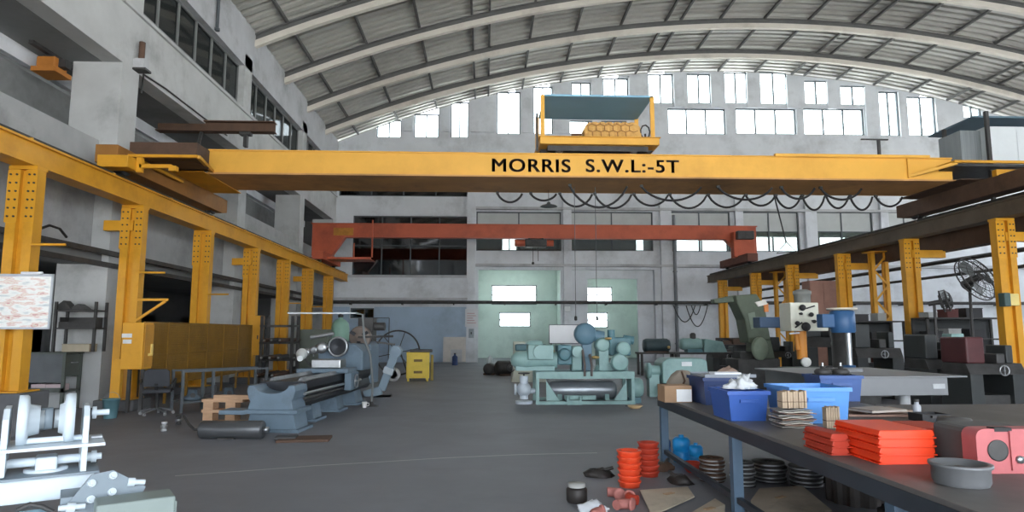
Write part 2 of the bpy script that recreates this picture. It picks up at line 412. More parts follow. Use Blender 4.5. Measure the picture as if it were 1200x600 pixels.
# ---- roof: corrugated arch sheet, arches, purlins
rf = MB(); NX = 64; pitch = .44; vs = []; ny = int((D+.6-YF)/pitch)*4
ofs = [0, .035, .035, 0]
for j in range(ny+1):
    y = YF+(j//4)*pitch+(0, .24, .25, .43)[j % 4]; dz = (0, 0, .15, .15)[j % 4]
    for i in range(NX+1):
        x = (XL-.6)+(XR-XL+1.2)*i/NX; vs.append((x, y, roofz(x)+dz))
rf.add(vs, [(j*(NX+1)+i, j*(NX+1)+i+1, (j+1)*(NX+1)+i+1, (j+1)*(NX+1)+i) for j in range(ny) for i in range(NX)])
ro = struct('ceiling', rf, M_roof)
ro.data.materials.append(mat('shaded roof pan', (124, 123, 118), .6, .1, var=.12, scale=.5, dirt=(110, 106, 98), dirt_amt=.5))  # recessed pans darkened in colour to draw the shade between the ribs
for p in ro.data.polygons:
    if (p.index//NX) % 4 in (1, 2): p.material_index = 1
# roof arches (I-section, bent to the roof) and lengthwise purlins
for y in (-5.2, -1.7, 1.8, 5.3, 8.8, 12.3, 15.8, 19.25, 22.7, 26.15, 29.6, 33.05):
    lo = MB(); we = MB(); N_ = 40
    xs_ = [(XL-.25)+(XR-XL+.2)*i/N_ for i in range(N_+1)]
    for dz0, dz1, w, mb_ in ((-.6, -.36, .2, lo), (-.36, -.16, .05, we), (-.16, -.11, .2, we)):
        vs = []
        for x in xs_:
            z = roofz(x); vs += [(x, y-w/2, z+dz0), (x, y+w/2, z+dz0), (x, y+w/2, z+dz1), (x, y-w/2, z+dz1)]
        fs = []
        for i in range(N_):
            a, b = 4*i, 4*i+4; fs += [(a+j, b+j, b+(j+1) % 4, a+(j+1) % 4) for j in range(4)]
        fs += [(0, 1, 2, 3), (4*N_+3, 4*N_+2, 4*N_+1, 4*N_)]
        mb_.add(vs, fs)
    o = struct('ceiling_arch', lo, M_arch); we.build('web', M_purl, o)
pu = MB(); X = -7.2; k = 0
while X < XR-.5:
    for dx in ((0, .75) if k % 4 == 3 else (0,)):
        x = X+dx; z = roofz(x); pu.box(x-.045, x+.045, YF, D-.02, z-.14, z-.02)
    X += 2.2; k += 1
    if k % 4 == 0: X += .5
struct('ceiling_purlins', pu, M_purl)
# ================================================================== CRANE RUNWAYS
RXL, RXR = -7.6, 12.5
def runway(x, side, mface, label):
    t = thing('runway_girder', label, 'crane girder', (x, 13, 0))
    y0, y1 = -20.0, 22.4; z0, z1 = 4.34, 4.74; s = side
    # box-like girder: solid face towards the hall
    MB().box(-.19, .19, y0, y1, z0, z0+.035).box(-.15, .15, y0, y1, z0+.035, z1-.035).box(-.21, .21, y0, y1, z1-.035, z1).build('girder', mface, t)
    MB().prism([(-.06, z1), (.06, z1), (.06, z1+.02), (.02, z1+.03), (.02, z1+.07), (.035, z1+.08), (.035, z1+.11), (-.035, z1+.11), (-.035, z1+.08), (-.02, z1+.07), (-.02, z1+.03), (-.06, z1+.02)], y0, y1, 'Y').build('rail', M_dsteel, t)
    for i in range(14):
        y = -11.9+i*2.4
        m = MB()
        for dx in (-.13, .13): m.cyl((dx, y, z1), (dx, y, z1+.05), .03, n=6)
        m.box(-.17, -.08, y-.05, y+.05, z1, z1+.02).box(.08, .17, y-.05, y+.05, z1, z1+.02)
        m.build('rail_clip', mface, t)
    return t
runway(RXL, 1, M_yel, 'yellow crane runway girder running along the left concrete wall')
M_girR = mat('brown runway paint', (96, 84, 70), .6, var=.15, scale=2, dirt=(55, 50, 46), dirt_amt=.6)
runway(RXR, -1, M_girR, 'dark brown crane runway girder along the right side of the bay')
# ---- columns of the runways (twin flange, recessed web, bolted head plate)
def column_parts(t, s, H=4.34, bracket=0, Z0=0):
    m = M_yel
    for a, b in ((-.23, -.07), (.06, .21)): MB().box(a, b, -.11, .11, Z0+.02, H-.06).build('flange', m, t)
    MB().box(-.07, .06, -.02, .02, Z0+.02, H-.06).build('web', m, t)
    p = MB(); p.box(-.24, .22, -.13, .13, H-.06, H-.0)
    p.build('head_plate', m, t)
    p = MB(); p.box(-.25, -.05, -.122, -.111, H-.95, H-.07)
    p.box(.045, .225, -.122, -.111, H-.95, H-.07)
    g = p.build('splice_plate', m, t)
    q = MB()
    for i in range(6):
        for dx in (-.2, -.1, .1, .18): q.cyl((dx, -.122, H-.15-i*.14), (dx, -.137, H-.15-i*.14), .018, n=6)
    q.build('bolts', M_dsteel, g)
    MB().box(-.32, .3, -.26, .26, Z0, Z0+.02).build('base_plate', m, t)
    if Z0: MB().box(-.42, .4, -.36, .36, 0, Z0).build('plinth', M_plinth, t, .02)
    if bracket:
        b = MB(); b.box(min(0, bracket), max(0, bracket), -.09, .09, H-.55, H-.33)
        b.build('wall_tie', m, t)
    return t
M_plinth = mat('grey cement plinth', (98, 99, 101), .9, var=.1, dirt=(70, 70, 70))
txt_col = {0: 'nearest yellow runway column, the notice board fixed across it', 1: 'yellow runway column rising behind the yellow control box, tied to the wall',
           2: 'yellow runway column standing behind the middle of the mesh guard', 3: 'yellow runway column at the far end of the mesh guard, with wall tie',
           4: 'fifth yellow runway column along the left wall', 5: 'sixth yellow runway column along the left wall, with wall tie', 6: 'farthest yellow runway column on the left, next to the back wall'}
for i, y in enumerate((10.9, 14.25, 17.75, 21.4, 24.8, 28.2, 31.9)):
    t = thing('runway_column', txt_col[i], 'steel column', (RXL, y, 0), 0, 'left runway columns')
    column_parts(t, 1, bracket=-.62 if i in (1, 3, 5) else 0, Z0=(.66, .22, .2, .2, .2, .2, .2)[i])
    if i in (0, 1, 2, 4, 5):
        r = MB(); zz = {0: 3.03, 1: 2.88, 2: 2.62, 4: 2.7, 5: 2.7}[i]; r.cyl((.2, -.1, zz), (.75, -.1, zz), .022, n=8); r.build('cable_arm', M_yel, t)
    if i == 1:
        r = MB(); r.bar((.2, -.1, 2.3), (.85, -.1, 2.3), .05, .05).bar((.2, -.1, 1.85), (.8, -.1, 2.27), .05, .05); r.build('strut_bracket', M_yel, t)
txt_r = ['nearest yellow column of the right runway, cut by the photo edge', 'yellow runway column with a long arm, right of the lattice column', 'yellow runway column between the blue topped drill and the lattice column',
         'yellow runway column behind the cream drill head', 'yellow runway column behind the green press', 'farthest yellow column of the right runway']
for i, y in enumerate((15.0, 18.45, 22.05, 25.8, 29.4, 33.6)):
    t = thing('runway_column', txt_r[i], 'steel column', (RXR, y, 0), 0, 'right runway columns')
    column_parts(t, -1, bracket=1.02)
# second, brown runway of the next bay
t = thing('runway_girder', 'brown secondary girder behind the right runway columns', 'crane girder', (13.62, 13, 0))
MB().box(-.18, .18, -20, 22.4, 3.98, 4.02).box(-.14, .14, -20, 22.4, 4.02, 4.5).box(-.18, .18, -20, 22.4, 4.5, 4.54).build('girder', M_rust, t)
MB().box(-.04, .04, -20, 22.4, 4.54, 4.64).build('rail', M_dsteel, t)
# lattice column
def lattice(x, y, H, label):
    t = thing('lattice_column', label, 'lattice column', (x, y, 0), 0)
    w = .46; m = MB()
    for dx in (-w/2, w/2): m.bar((dx, -.1, .02), (dx, -.1, H), .12, .1).bar((dx, .1, .02), (dx, .1, H), .05, .05)
    m.build('chords', M_yel, t)
    l = MB(); n = 8
    for i in range(n):
        z0 = .1+(H-.2)*i/n; z1 = .1+(H-.2)*(i+1)/n
        for dy in (-.155,):
            l.bar((-w/2 if i % 2 else w/2, dy, z0), (w/2 if i % 2 else -w/2, dy, z1), .015, .065, up=(1, 0, 0))
    l.build('lacing', M_yel, t)
    MB().box(-.4, .4, -.35, .35, 0, .02).build('base_plate', M_yel, t)
    MB().box(-.36, .36, -.28, .28, H, H+.03).build('head_plate', M_yel, t)
P = atX(1031, 350, 13.3)
lattice(13.3, P.y, 4.3, 'yellow laced lattice column between two plain right runway columns')
P = atX(915, 350, 13.3)
lattice(13.3, P.y, 4.3, 'small far yellow laced lattice column behind the drill heads')
# ================================================================== THE BIG YELLOW CRANE
YC = 15.5
cr = thing('bridge_crane', 'big yellow overhead travelling crane with black capacity lettering on its girder', 'overhead crane', (2.5, 16.4, 4.85))
def CL(mb): # world vertices into the crane's frame
    mb.v = [p-Vector((2.5, 16.4, 4.85)) for p in mb.v]; return mb
gx0, gx1 = -6.65, 11.75
g = MB(); g.box(gx0, gx1, YC, YC+.5, 5.42, 5.95); g.box(gx0, gx1, YC-.04, YC+.54, 5.95, 5.98)
girder = CL(g).build('girder', M_yel2, cr)
g = MB(); g.box(gx0, gx1, YC+1.25, YC+1.75, 5.42, 5.95).box(gx0, gx1, YC+1.2, YC+1.8, 5.95, 5.98)
CL(g).build('girder', M_yel2, cr)
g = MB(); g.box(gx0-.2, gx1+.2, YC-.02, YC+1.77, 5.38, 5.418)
CL(g).build('soffit_plate', mat('shaded yellow soffit', (196, 146, 92), .7, var=.12, scale=1.2, dirt=(100, 76, 60), dirt_amt=.6), cr)  # browner base colour carries the shade of the yellow underside
g = MB()
for yy in (YC+.25, YC+1.5): g.box(gx0, gx1, yy-.03, yy+.03, 5.98, 6.05)
CL(g).build('trolley_rail', M_dsteel, cr)
g = MB(); g.box(7.2, gx1-.6, YC-.08, YC+.02, 5.96, 6.03); CL(g).build('edge_angle', M_yel2, cr)
# lettering on the girder face
def text(body, x, y, z, w, h, parent, m, name='lettering', rot=None, bold=.0, depth=.004, fat=.012):
    cu = bpy.data.curves.new(name, 'FONT'); cu.body = body; cu.size = 1; cu.extrude = depth; cu.offset = bold; cu.space_character = 1.12
    o = bpy.data.objects.new(name, cu); COL.objects.link(o)
    bpy.context.view_layer.update()
    dg = bpy.context.evaluated_depsgraph_get(); me = bpy.data.meshes.new_from_object(o.evaluated_get(dg))
    xs = [v.co.x for v in me.vertices]; ys = [v.co.y for v in me.vertices]
    bx, by = min(xs), min(ys); sx = w/(max(xs)-bx); sy = h/(max(ys)-by)
    for v in me.vertices: v.co = ((v.co.x-bx)*sx, (v.co.y-by)*sy, v.co.z)
    bpy.data.objects.remove(o); bpy.data.curves.remove(cu)
    if fat:
        n = len(me.vertices); vs = [v.co.copy() for v in me.vertices]; fs = [list(p.vertices) for p in me.polygons]
        mm = MB()
        for dx in (-fat, 0, fat):
            for dz in (-fat*.5, fat*.5): mm.add([v+Vector((dx, dz, dx*.003)) for v in vs], fs)
        me = bpy.data.meshes.new(name); me.from_pydata([tuple(v) for v in mm.v], [], mm.f)
    o = bpy.data.objects.new(name, me); COL.objects.link(o); me.materials.append(m)
    o.location = (x, y, z); o.rotation_euler = rot or (PI/2, 0, 0)
    if parent: o.parent = parent
    return o
M_ink = mat('black lettering paint', (72, 58, 44), .7)
a = atY(577, 201, YC); b = atY(668, 187, YC)
text('MORRIS', a.x-2.5, YC-.006-16.4, a.z-4.85, b.x-a.x, b.z-a.z, cr, M_ink)
a = atY(687, 201.5, YC); b = atY(795, 188, YC)
text('S.W.L:-5T', a.x-2.5, YC-.006-16.4, a.z-4.85, b.x-a.x, b.z-a.z, cr, M_ink)
# end carriages with wheels
for sx, x in ((-1, RXL), (1, RXR)):
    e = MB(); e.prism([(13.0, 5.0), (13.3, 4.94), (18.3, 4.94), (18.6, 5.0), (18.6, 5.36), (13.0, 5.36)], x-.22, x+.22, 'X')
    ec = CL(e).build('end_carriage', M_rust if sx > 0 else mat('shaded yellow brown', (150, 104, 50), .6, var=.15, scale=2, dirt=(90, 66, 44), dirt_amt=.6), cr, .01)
    for y in (13.6, 18.0):
        w = MB(); w.lathe([(.02, -.09), (.2, -.09), (.2, -.06), (.155, -.055), (.155, .055), (.2, .06), (.2, .09), (.02, .09)], (x-2.5, y-16.4, 5.055-4.85), 'X')
        w.build('wheel', M_dsteel, ec)
    # gusset plates tying the girders to the carriage
    g = MB(); xx = gx0 if sx < 0 else gx1
    g.box(min(xx, x-sx*.0)-.02, max(xx, x)+.02, YC-.3, YC+2.1, 5.36, 5.378)
    CL(g).build('saddle_plate', M_yel if sx < 0 else M_rust, cr)
# left platform towards the camera: yellow buffer block, walkway rim, box
g = MB(); a = atY(114, 181, 12.9); b = atY(149, 197, 12.9); g.box(a.x, b.x, 12.9, 13.24, max(4.875, b.z), a.z); CL(g).build('buffer_block', M_yel, cr, .01)
g = MB(); a = atY(150, 180.5, 13.25); b = atY(231, 184.5, 13.25)
g.box(a.x, b.x, 13.25, 13.33, b.z, a.z).bar((b.x, 13.3, (a.z+b.z)/2), (gx0+.1, YC, 5.45), .07, .07)
g.box(a.x, a.x+.06, 13.33, 15.6, b.z, a.z)
CL(g).build('platform_rim', M_yel, cr)
g = MB(); g.add([(a.x, 13.34, b.z+.03), (b.x, 13.34, b.z+.03), (gx0+.1, YC, 5.44), (a.x, YC, 5.44), (a.x, 13.34, b.z+.06), (b.x, 13.34, b.z+.06), (gx0+.1, YC, 5.47), (a.x, YC, 5.47)], [(0, 1, 2, 3), (4, 7, 6, 5), (0, 4, 5, 1), (1, 5, 6, 2), (2, 6, 7, 3), (3, 7, 4, 0)])
CL(g).build('platform_deck', M_rust, cr)
g = MB(); a = atY(163, 191, 13.2); b = atY(206, 199, 13.2)
g.box(a.x-.06, a.x+.05, 13.2, 13.3, b.z-.05, a.z+.12).box(a.x, b.x-.1, 13.2, 13.3, b.z+.04, a.z-.02).box(b.x-.14, b.x, 13.18, 13.32, b.z-.02, b.z+.08)
CL(g).build('drive_bracket', M_yel, cr)
g = MB(); a = atY(152, 166, 14.0); b = atY(230, 190, 14.0); g.box(a.x, b.x, 14.0, 14.65, b.z, a.z); CL(g).build('resistor_box', M_rust, cr, .015)
# right: platform, white electrical cabinet, flat canopy on posts
g = MB(); a = atY(1117, 188, 14.9); b = atY(1215, 192, 14.9); g.box(a.x, b.x+1.2, 14.85, 14.93, b.z, a.z).box(a.x+.0, a.x+.06, 14.93, YC+.02, b.z, a.z); CL(g).build('platform_rim', M_yel, cr)
g = MB(); g.box(a.x+.06, b.x+1.2, 14.95, 17.6, b.z-.06, b.z); CL(g).build('platform_deck', M_dsteel, cr)
zd = b.z
g = MB(); g.bar((gx1-1.1, YC-.01, 5.5), (a.x+.1, 14.9, zd), .07, .07).bar((gx1-1.15, YC-.03, 5.95), (gx1-1.15, YC-.03, 5.45), .04, .04); CL(g).build('platform_brace', M_yel2, cr)
cab0 = atY(1124, 187, 15.6)
g = MB(); g.box(atY(1127, 180, 15.6).x, atY(1154, 180, 15.6).x, 15.6, 16.4, zd, zd+1.05); CL(g).build('steel_cabinet', mat('brushed grey cabinet', (140, 146, 148), .4, .4, var=.2, scale=3, stretch=(6, 1, .2)), cr, .01)
cabw = MB(); cabw.box(atY(1158, 180, 15.4).x, atY(1158, 180, 15.4).x+1.5, 15.4, 16.6, zd, zd+1.1)
cab = CL(cabw).build('control_cabinet', mat('white enamel', (212, 218, 220), .45, var=.04), cr, .012)
g = MB(); yy = 15.39; x0 = atY(1158, 180, 15.4).x
g.box(x0+.05, x0+.72, yy-.004, yy, zd+.06, zd+1.02).box(x0+.78, x0+1.45, yy-.004, yy, zd+.06, zd+1.02); CL(g).build('door', mat('white enamel', (212, 218, 220)), cab)
g = MB(); xx0 = atY(1088, 161, 15.0); zc = xx0.z
xb = atY(1128, 138, 15.0)
# flat canopy: near edge far below the eye line, level plate in a dark bluish grey
M_can = mat('dark blue grey canopy', (92, 116, 130), .6, var=.1, scale=1.5)
zcan = zd+1.45
yn = 15.0; n0 = None
def yz(py, px, Z): return atZ(px, py, Z)
A = atZ(1128, 137.5, zcan); B = atZ(1088, 161, zcan)
g = MB(); g.prism([(B.x, A.y), (B.x+3.4, A.y), (B.x+3.4, B.y), (B.x, B.y)], zcan, zcan+.05, 'Z')
CL(g).build('cabinet_canopy', M_can, cr)
g = MB()
for x, y in ((x0-.05, 15.3), (x0+1.6, 15.3), (x0-.05, 16.8), (x0+1.6, 16.8)): g.box(x-.04, x+.04, y-.04, y+.04, zd-.02, zcan)
g.box(x0-.09, x0-.01, 15.26, 15.34, zd-.9, zd)
CL(g).build('canopy_post', M_dsteel, cr)
g = MB(); g.box(atY(1164, 204, 14.8).x, atY(1230, 204, 14.8).x, 14.7, 14.84, zd-.35, zd-.2); CL(g).build('drive_bracket', M_yel, cr)
# ---- trolley (runs on the bridge, a thing of its own)
tr = thing('crane_trolley', 'hoist trolley with yellow deck, blue canopy and tarpaulin on top of the crane', 'crane trolley', (2.85, 16.35, 6.055))
def TL(mb): mb.v = [p-Vector((2.85, 16.35, 6.055)) for p in mb.v]; return mb
x0, x1 = atY(633, 170, 15.5).x, atY(773, 170, 15.5).x
zt0, zt1 = atY(700, 169, 15.5).z, atY(700, 161, 15.5).z
TL(MB().box(x0, x1, 15.5, 17.3, zt0, zt1).box(x0-.03, x1+.03, 15.46, 17.34, zt1, zt1+.02)).build('deck', M_yel2, tr, .008)
u = MB()
for yy in (15.75, 17.0): u.box(x0+.2, x1-.25, yy-.1, yy+.1, 6.1, zt0)
u.prism([(x0+.05, zt0), (x1-.02, zt0), (x1-.3, 6.12), (x0+.1, 6.12)], 16.0, 16.8, 'Y')
TL(u).build('underframe', M_dsteel, tr)
for yy in (15.75, 17.0):
    for xx in (x0+.5, x1-.6):
        w = MB(); w.lathe([(.02, -.06), (.12, -.06), (.12, .06), (.02, .06)], (xx-2.85, yy-16.35, 6.17-6.05), 'Y', 16); w.build('wheel', M_steel, tr)
zc = atY(700, 112, 15.5).z
TL(MB().box(atY(638, 112, 15.5).x, atY(765, 112, 15.5).x, 15.5, 17.25, zc-.03, zc+.02)).build('canopy', mat('blue canopy sheet', (140, 186, 212), .55, var=.06, scale=1), tr)
for xx in (atY(636, 150, 15.5).x, atY(765, 150, 15.5).x):
    for yy in (15.53, 17.2): TL(MB().box(xx-.05, xx+.05, yy-.03, yy+.03, zt1, zc)).build('canopy_post', M_yel2, tr)
TL(MB().box(x0-.1, x0-.05, 15.5, 15.55, 6.06, zt1+.6)).build('hand_post', M_dsteel, tr)
# tarpaulin with hexagon quilting over the hoist
def hexcover(xa, xb, ya, yb, za, zb):
    m = MB(); nx, nz = 60, 24; vs = []
    prof = []
    for j in range(nz+1):
        a = j/nz
        if a < .55: q = a/.55; prof.append((ya+.12*math.sin(q*PI*.5), za+(zb-za)*q*.97))
        else: q = (a-.55)/.45; prof.append((ya+.12+(yb-ya-.12)*q, zb-.03+.03*math.sin(q*PI)))
    sz = .19
    for j, (y, z) in enumerate(prof):
        for i in range(nx+1):
            x = xa+(xb-xa)*i/nx
            u = x/sz; v = (z-za)/sz*.8 + (y-ya)/sz*.8
            r = int(math.floor(v)); fu = (u+.5*(r % 2)) % 1; fv = v % 1
            d = min(fu, 1-fu, fv, 1-fv); bul = .035*min(1, d*4)
            ends = min(1, min(i, nx-i)/6)
            zz = za + (z-za)*(.55+.45*math.sqrt(ends)); vs.append((x, y-bul, zz+bul*.3))
    m.add(vs, [(j*(nx+1)+i, j*(nx+1)+i+1, (j+1)*(nx+1)+i+1, (j+1)*(nx+1)+i) for j in range(nz) for i in range(nx)], True)
    m.add([(xa, ya+.15, za), (xa, yb, za), (xa, yb, za+(zb-za)*.5), (xa, ya+.15, za+(zb-za)*.5)], [(0, 1, 2, 3)])
    m.add([(xb, ya+.15, za), (xb, yb, za), (xb, yb, za+(zb-za)*.5), (xb, ya+.15, za+(zb-za)*.5)], [(0, 1, 2, 3)])
    return m
TL(hexcover(atY(685, 150, 15.7).x, atY(752, 150, 15.7).x, 15.7, 17.0, zt1+.02, atY(700, 141, 15.7).z)).build('tarpaulin', mat('tan tarpaulin', (214, 168, 98), .7, var=.08, scale=4), tr)
xa_, xb_, za_, zb_ = atY(685, 150, 15.7).x, atY(752, 150, 15.7).x, zt1+.02, atY(700, 141, 15.7).z
sm_ = MB(); hx = .21; hr = (zb_-za_)*.36; rr_ = 0
def onface(x, z): return (x, 15.7+.12*math.sin(min(1, max(0, (z-za_)/((zb_-za_)*.97)))*PI*.5)-.048, z)
for row in range(3):
    zc0 = za_+.02+row*hr; x = xa_+.1+(hx*.5 if row % 2 else 0)
    while x < xb_-.1:
        pts = [(x-hx*.5, zc0+hr*.25), (x, zc0), (x+hx*.5, zc0+hr*.25)]
        sm_.tube([onface(*p) for p in pts], .009, 5)
        if row < 2 or 1: sm_.tube([onface(x-hx*.5, zc0+hr*.25), onface(x-hx*.5, min(zb_-.03, zc0+hr*1.0))], .009, 5)
        x += hx
TL(sm_).build1('seam', mat('brown seam', (150, 104, 56), .8), tr)
m = MB(); xx = atY(756, 155, 15.8).x
m.tube([(xx, 15.8, zt1+.02+.5*i/12) if 0 else (xx+.12*math.cos(i*.7), 15.8+.0*i, zt1+.25+.18*math.sin(i*.7)) for i in range(9)], .02, closed=True); m.box(xx-.02, xx+.02, 15.78, 15.82, zt1+.02, zt1+.2)
TL(m).build('brake_wheel', M_dsteel, tr)
m = MB(); xx = atY(676, 158, 15.8).x; m.cyl((xx-.12, 15.9, zt1+.13), (xx+.12, 15.9, zt1+.13), .09, n=14).box(xx-.1, xx+.1, 15.83, 15.97, zt1+.02, zt1+.08); TL(m).build('motor', M_rust, tr)
# ---- festoon cable under the bridge: loops on little runners
ft = thing('hanging_cable', 'black power cable hanging in loops under the yellow crane', 'cable', (2.5, 17.3, 5.36))
def fl(px0, px1, pyb, y):
    a = atY(px0, 226, y); b = atY(px1, 226, y); zb = atY((px0+px1)/2, pyb, y).z; zt = 5.33; pts = []
    for i in range(13):
        q = i/12; pts.append(Vector((a.x+(b.x-a.x)*q+ .10*math.sin(q*2*PI)*-1*0, y, zt-(zt-zb)*(1-(2*q-1)**2)**.8))-Vector((2.5, 17.3, 5.36)))
    MB().tube(pts, .03, 6).build('cable_loop', M_black, ft)
    MB().box(a.x-2.54, a.x-2.46, y-17.3-.03, y-17.3+.03, -.04, .019).build('cable_runner', M_dsteel, ft)
for l in ((583, 612, 237), (622, 652, 235), (656, 694, 242), (697, 740, 244), (743, 783, 241), (785, 828, 244), (830, 872, 243), (874, 908, 241), (909, 938, 244), (940, 966, 246), (968, 994, 244), (996, 1022, 246), (1026, 1057, 242)): fl(*l, 17.18)
for l in ((668, 735, 243), (752, 822, 235), (842, 905, 234), (916, 955, 233), (962, 1010, 234)): fl(*l, 16.2)
# ================================================================== THE ORANGE CRANE
YO = 31.2
oc = thing('bridge_crane', 'smaller orange overhead crane near the back wall', 'overhead crane', (2.4, YO+.4, 4.85))
def OL(mb): mb.v = [p-Vector((2.4, YO+.4, 4.85)) for p in mb.v]; return mb
x0, x1 = atY(395, 270, YO).x, atY(850, 270, YO).x
zt, zb = atY(600, 264, YO).z, atY(600, 279, YO).z
g = MB(); xl = atY(366, 270, YO).x; xr = atY(886, 270, YO).x
zl = atY(370, 301, YO).z; z2 = atY(405, 276, YO).z
g.prism([(xl, zt), (xr, zt), (xr, zl+.1), (xr-.6, zl+.1), (x1, zb), (atY(404, 280, YO).x, zb), (atY(388, 298, YO).x, zl+.05), (xl, zl+.05)], YO, YO+.4, 'Y')
g.box(xl-.05, xr+.05, YO-.05, YO+.45, zt, zt+.05)
OL(g).build('girder', M_org, oc)
for sx, x in ((-1, RXL), (1, RXR)):
    g = MB(); g.box(x-.25, x+.25, YO-1.6, YO+2.0, 4.93, 5.3)
    e = OL(g).build('end_carriage', M_org if sx < 0 else mat('grimy red brown', (110, 66, 52), .6, var=.2), oc, .01)
    for y in (YO-1.2, YO+1.6): MB().lathe([(.02, -.07), (.17, -.07), (.17, .07), (.02, .07)], (x-2.4, y-YO-.4, .173), 'X', 18).build('wheel', M_dsteel, e)
g = MB(); a = atY(365, 302, YO-.5); b = atY(436, 305, YO-.5); g.box(a.x, b.x, YO-.9, YO-.82, b.z, b.z+.1).box(a.x, b.x, YO-.85, YO+.3, b.z, b.z+.03); OL(g).build('platform', M_org, oc)
g = MB()
for px, pt in ((437, 258), (415, 285)): q = atY(px, pt, YO-.85); g.box(q.x-.03, q.x+.03, YO-.88, YO-.82, b.z+.1, q.z)
OL(g).build('hand_post', M_org, oc)
g = MB(); a = atY(391, 267, YO-.01); b2 = atY(414, 276, YO-.01); g.box(a.x, b2.x, YO-.03, YO-.002, b2.z, a.z); OL(g).build('plate', mat('faded yellow plate', (190, 130, 50), .6, var=.2, scale=5, dirt=(90, 60, 40)), oc)
g = MB(); a = atY(858, 272, YO-.3); b = atY(884, 302, YO-.3); g.box(a.x, b.x, YO-.45, YO-.02, b.z, a.z); OL(g).build('drive_box', M_org, oc, .03)
g = MB(); a = atY(862, 271, YO-.5); b = atY(882, 281, YO-.5); g.box(a.x, b.x, YO-.75, YO-.46, b.z, a.z); OL(g).build('motor', M_dsteel, oc, .04)
# hoist of the orange crane
ho = thing('hoist', 'dark electric hoist with orange drum hanging from the orange crane', 'hoist', tuple(atY(627, 285, YO+.2)))
hv = ho.location
def HL_(mb): mb.v = [p-hv for p in mb.v]; return mb
k = (zt-zb)
HL_(MB().box(hv.x-.5, hv.x+.55, YO-.15, YO+.5, zb-.42, zb-.06)).build('body', M_dsteel, ho, .05)
HL_(MB().cyl((hv.x-1.0, YO+.15, zb-.22), (hv.x-.5, YO+.15, zb-.22), .17).cyl((hv.x+.55, YO+.15, zb-.22), (hv.x+.9, YO+.15, zb-.22), .15)).build('drum', M_org, ho)
HL_(MB().box(hv.x-.35, hv.x-.25, YO-.05, YO+.45, zb-.06, zb-.003).box(hv.x+.3, hv.x+.4, YO-.05, YO+.45, zb-.06, zb-.003)).build('trolley_bracket', M_dsteel, ho)
HL_(MB().cyl((hv.x-.1, YO+.2, zb-.42), (hv.x-.1, YO+.2, zb-1.2), .015).cyl((hv.x+.15, YO+.2, zb-.42), (hv.x+.15, YO+.2, zb-1.1), .015).sphere((hv.x-.1, YO+.2, zb-1.2), .07)).build('chain', M_dsteel, ho)
# ================================================================== LEFT SIDE
def XF(mb, o):  # world vertices into a thing's frame (no rotation)
    v = Vector(o.location); mb.v = [p-v for p in mb.v]; return mb
# ---- notice board across the nearest column
P0, P1 = atY(-40, 385, 10.62), atY(62, 322, 10.62)
nb = thing('notice_board', 'notice board with faded colourful prints fixed across the nearest left column', 'board', ((P0.x+P1.x)/2, 10.62, P0.z))
def collage():
    m = bpy.data.materials.new('faded colour prints'); m.use_nodes = True; N = m.node_tree.nodes; L = m.node_tree.links; b = N['Principled BSDF']; b.inputs['Roughness'].default_value = .5
    tc = N.new('ShaderNodeTexCoord'); mp = N.new('ShaderNodeMapping'); mp.inputs['Scale'].default_value = (2.2, 2, 9); mp.inputs['Rotation'].default_value = (0, .25, 0); L.new(tc.outputs['Object'], mp.inputs[0])
    n = N.new('ShaderNodeTexNoise'); n.inputs['Scale'].default_value = 1.6; n.inputs['Detail'].default_value = 5; L.new(mp.outputs[0], n.inputs['Vector'])
    r = N.new('ShaderNodeValToRGB'); cr_ = r.color_ramp
    cols_ = [(0, (170, 180, 190)), (.34, (205, 210, 212)), (.42, (238, 238, 232)), (.5, (245, 244, 240)), (.56, (226, 196, 186)), (.6, (240, 236, 224)), (.66, (205, 140, 140)), (.72, (232, 226, 196)), (.8, (180, 190, 200))]
    cr_.elements[0].color = (*lin(cols_[0][1]), 1); cr_.elements[1].position = cols_[-1][0]; cr_.elements[1].color = (*lin(cols_[-1][1]), 1)
    for p, c in cols_[1:-1]: e = cr_.elements.new(p); e.color = (*lin(c), 1)
    L.new(n.outputs['Fac'], r.inputs[0]); L.new(r.outputs[0], b.inputs['Base Color']); return m
w = P1.x-P0.x; h = P1.z-P0.z
MB().box(-w/2, w/2, -.012, 0, .02, h-.02).build('print', collage(), nb)
f = MB(); f.box(-w/2-.02, w/2+.02, 0, .03, 0, h)
f.build('backing', M_dsteel, nb)
f = MB(); f.box(-w/2-.02, w/2+.02, -.03, 0, h-.03, h+.01).box(-w/2-.02, w/2+.02, -.03, 0, -.01, .02).box(w/2-.0, w/2+.03, -.03, 0, -.01, h+.01).box(-w/2-.03, -w/2, -.03, 0, -.01, h+.01).build('frame', mat('aluminium edge', (190, 195, 200), .4, .6), nb)
f = MB(); f.cyl((.18, -.05, h+.02), (.5, -.05, h+.02), .025, n=10).build('lamp_tube', mat('white tube', (225, 228, 230), .3), nb)
f = MB().box(-.1, .1, .03, .18, h*.3, h*.7).build('clamp', M_dsteel, nb)
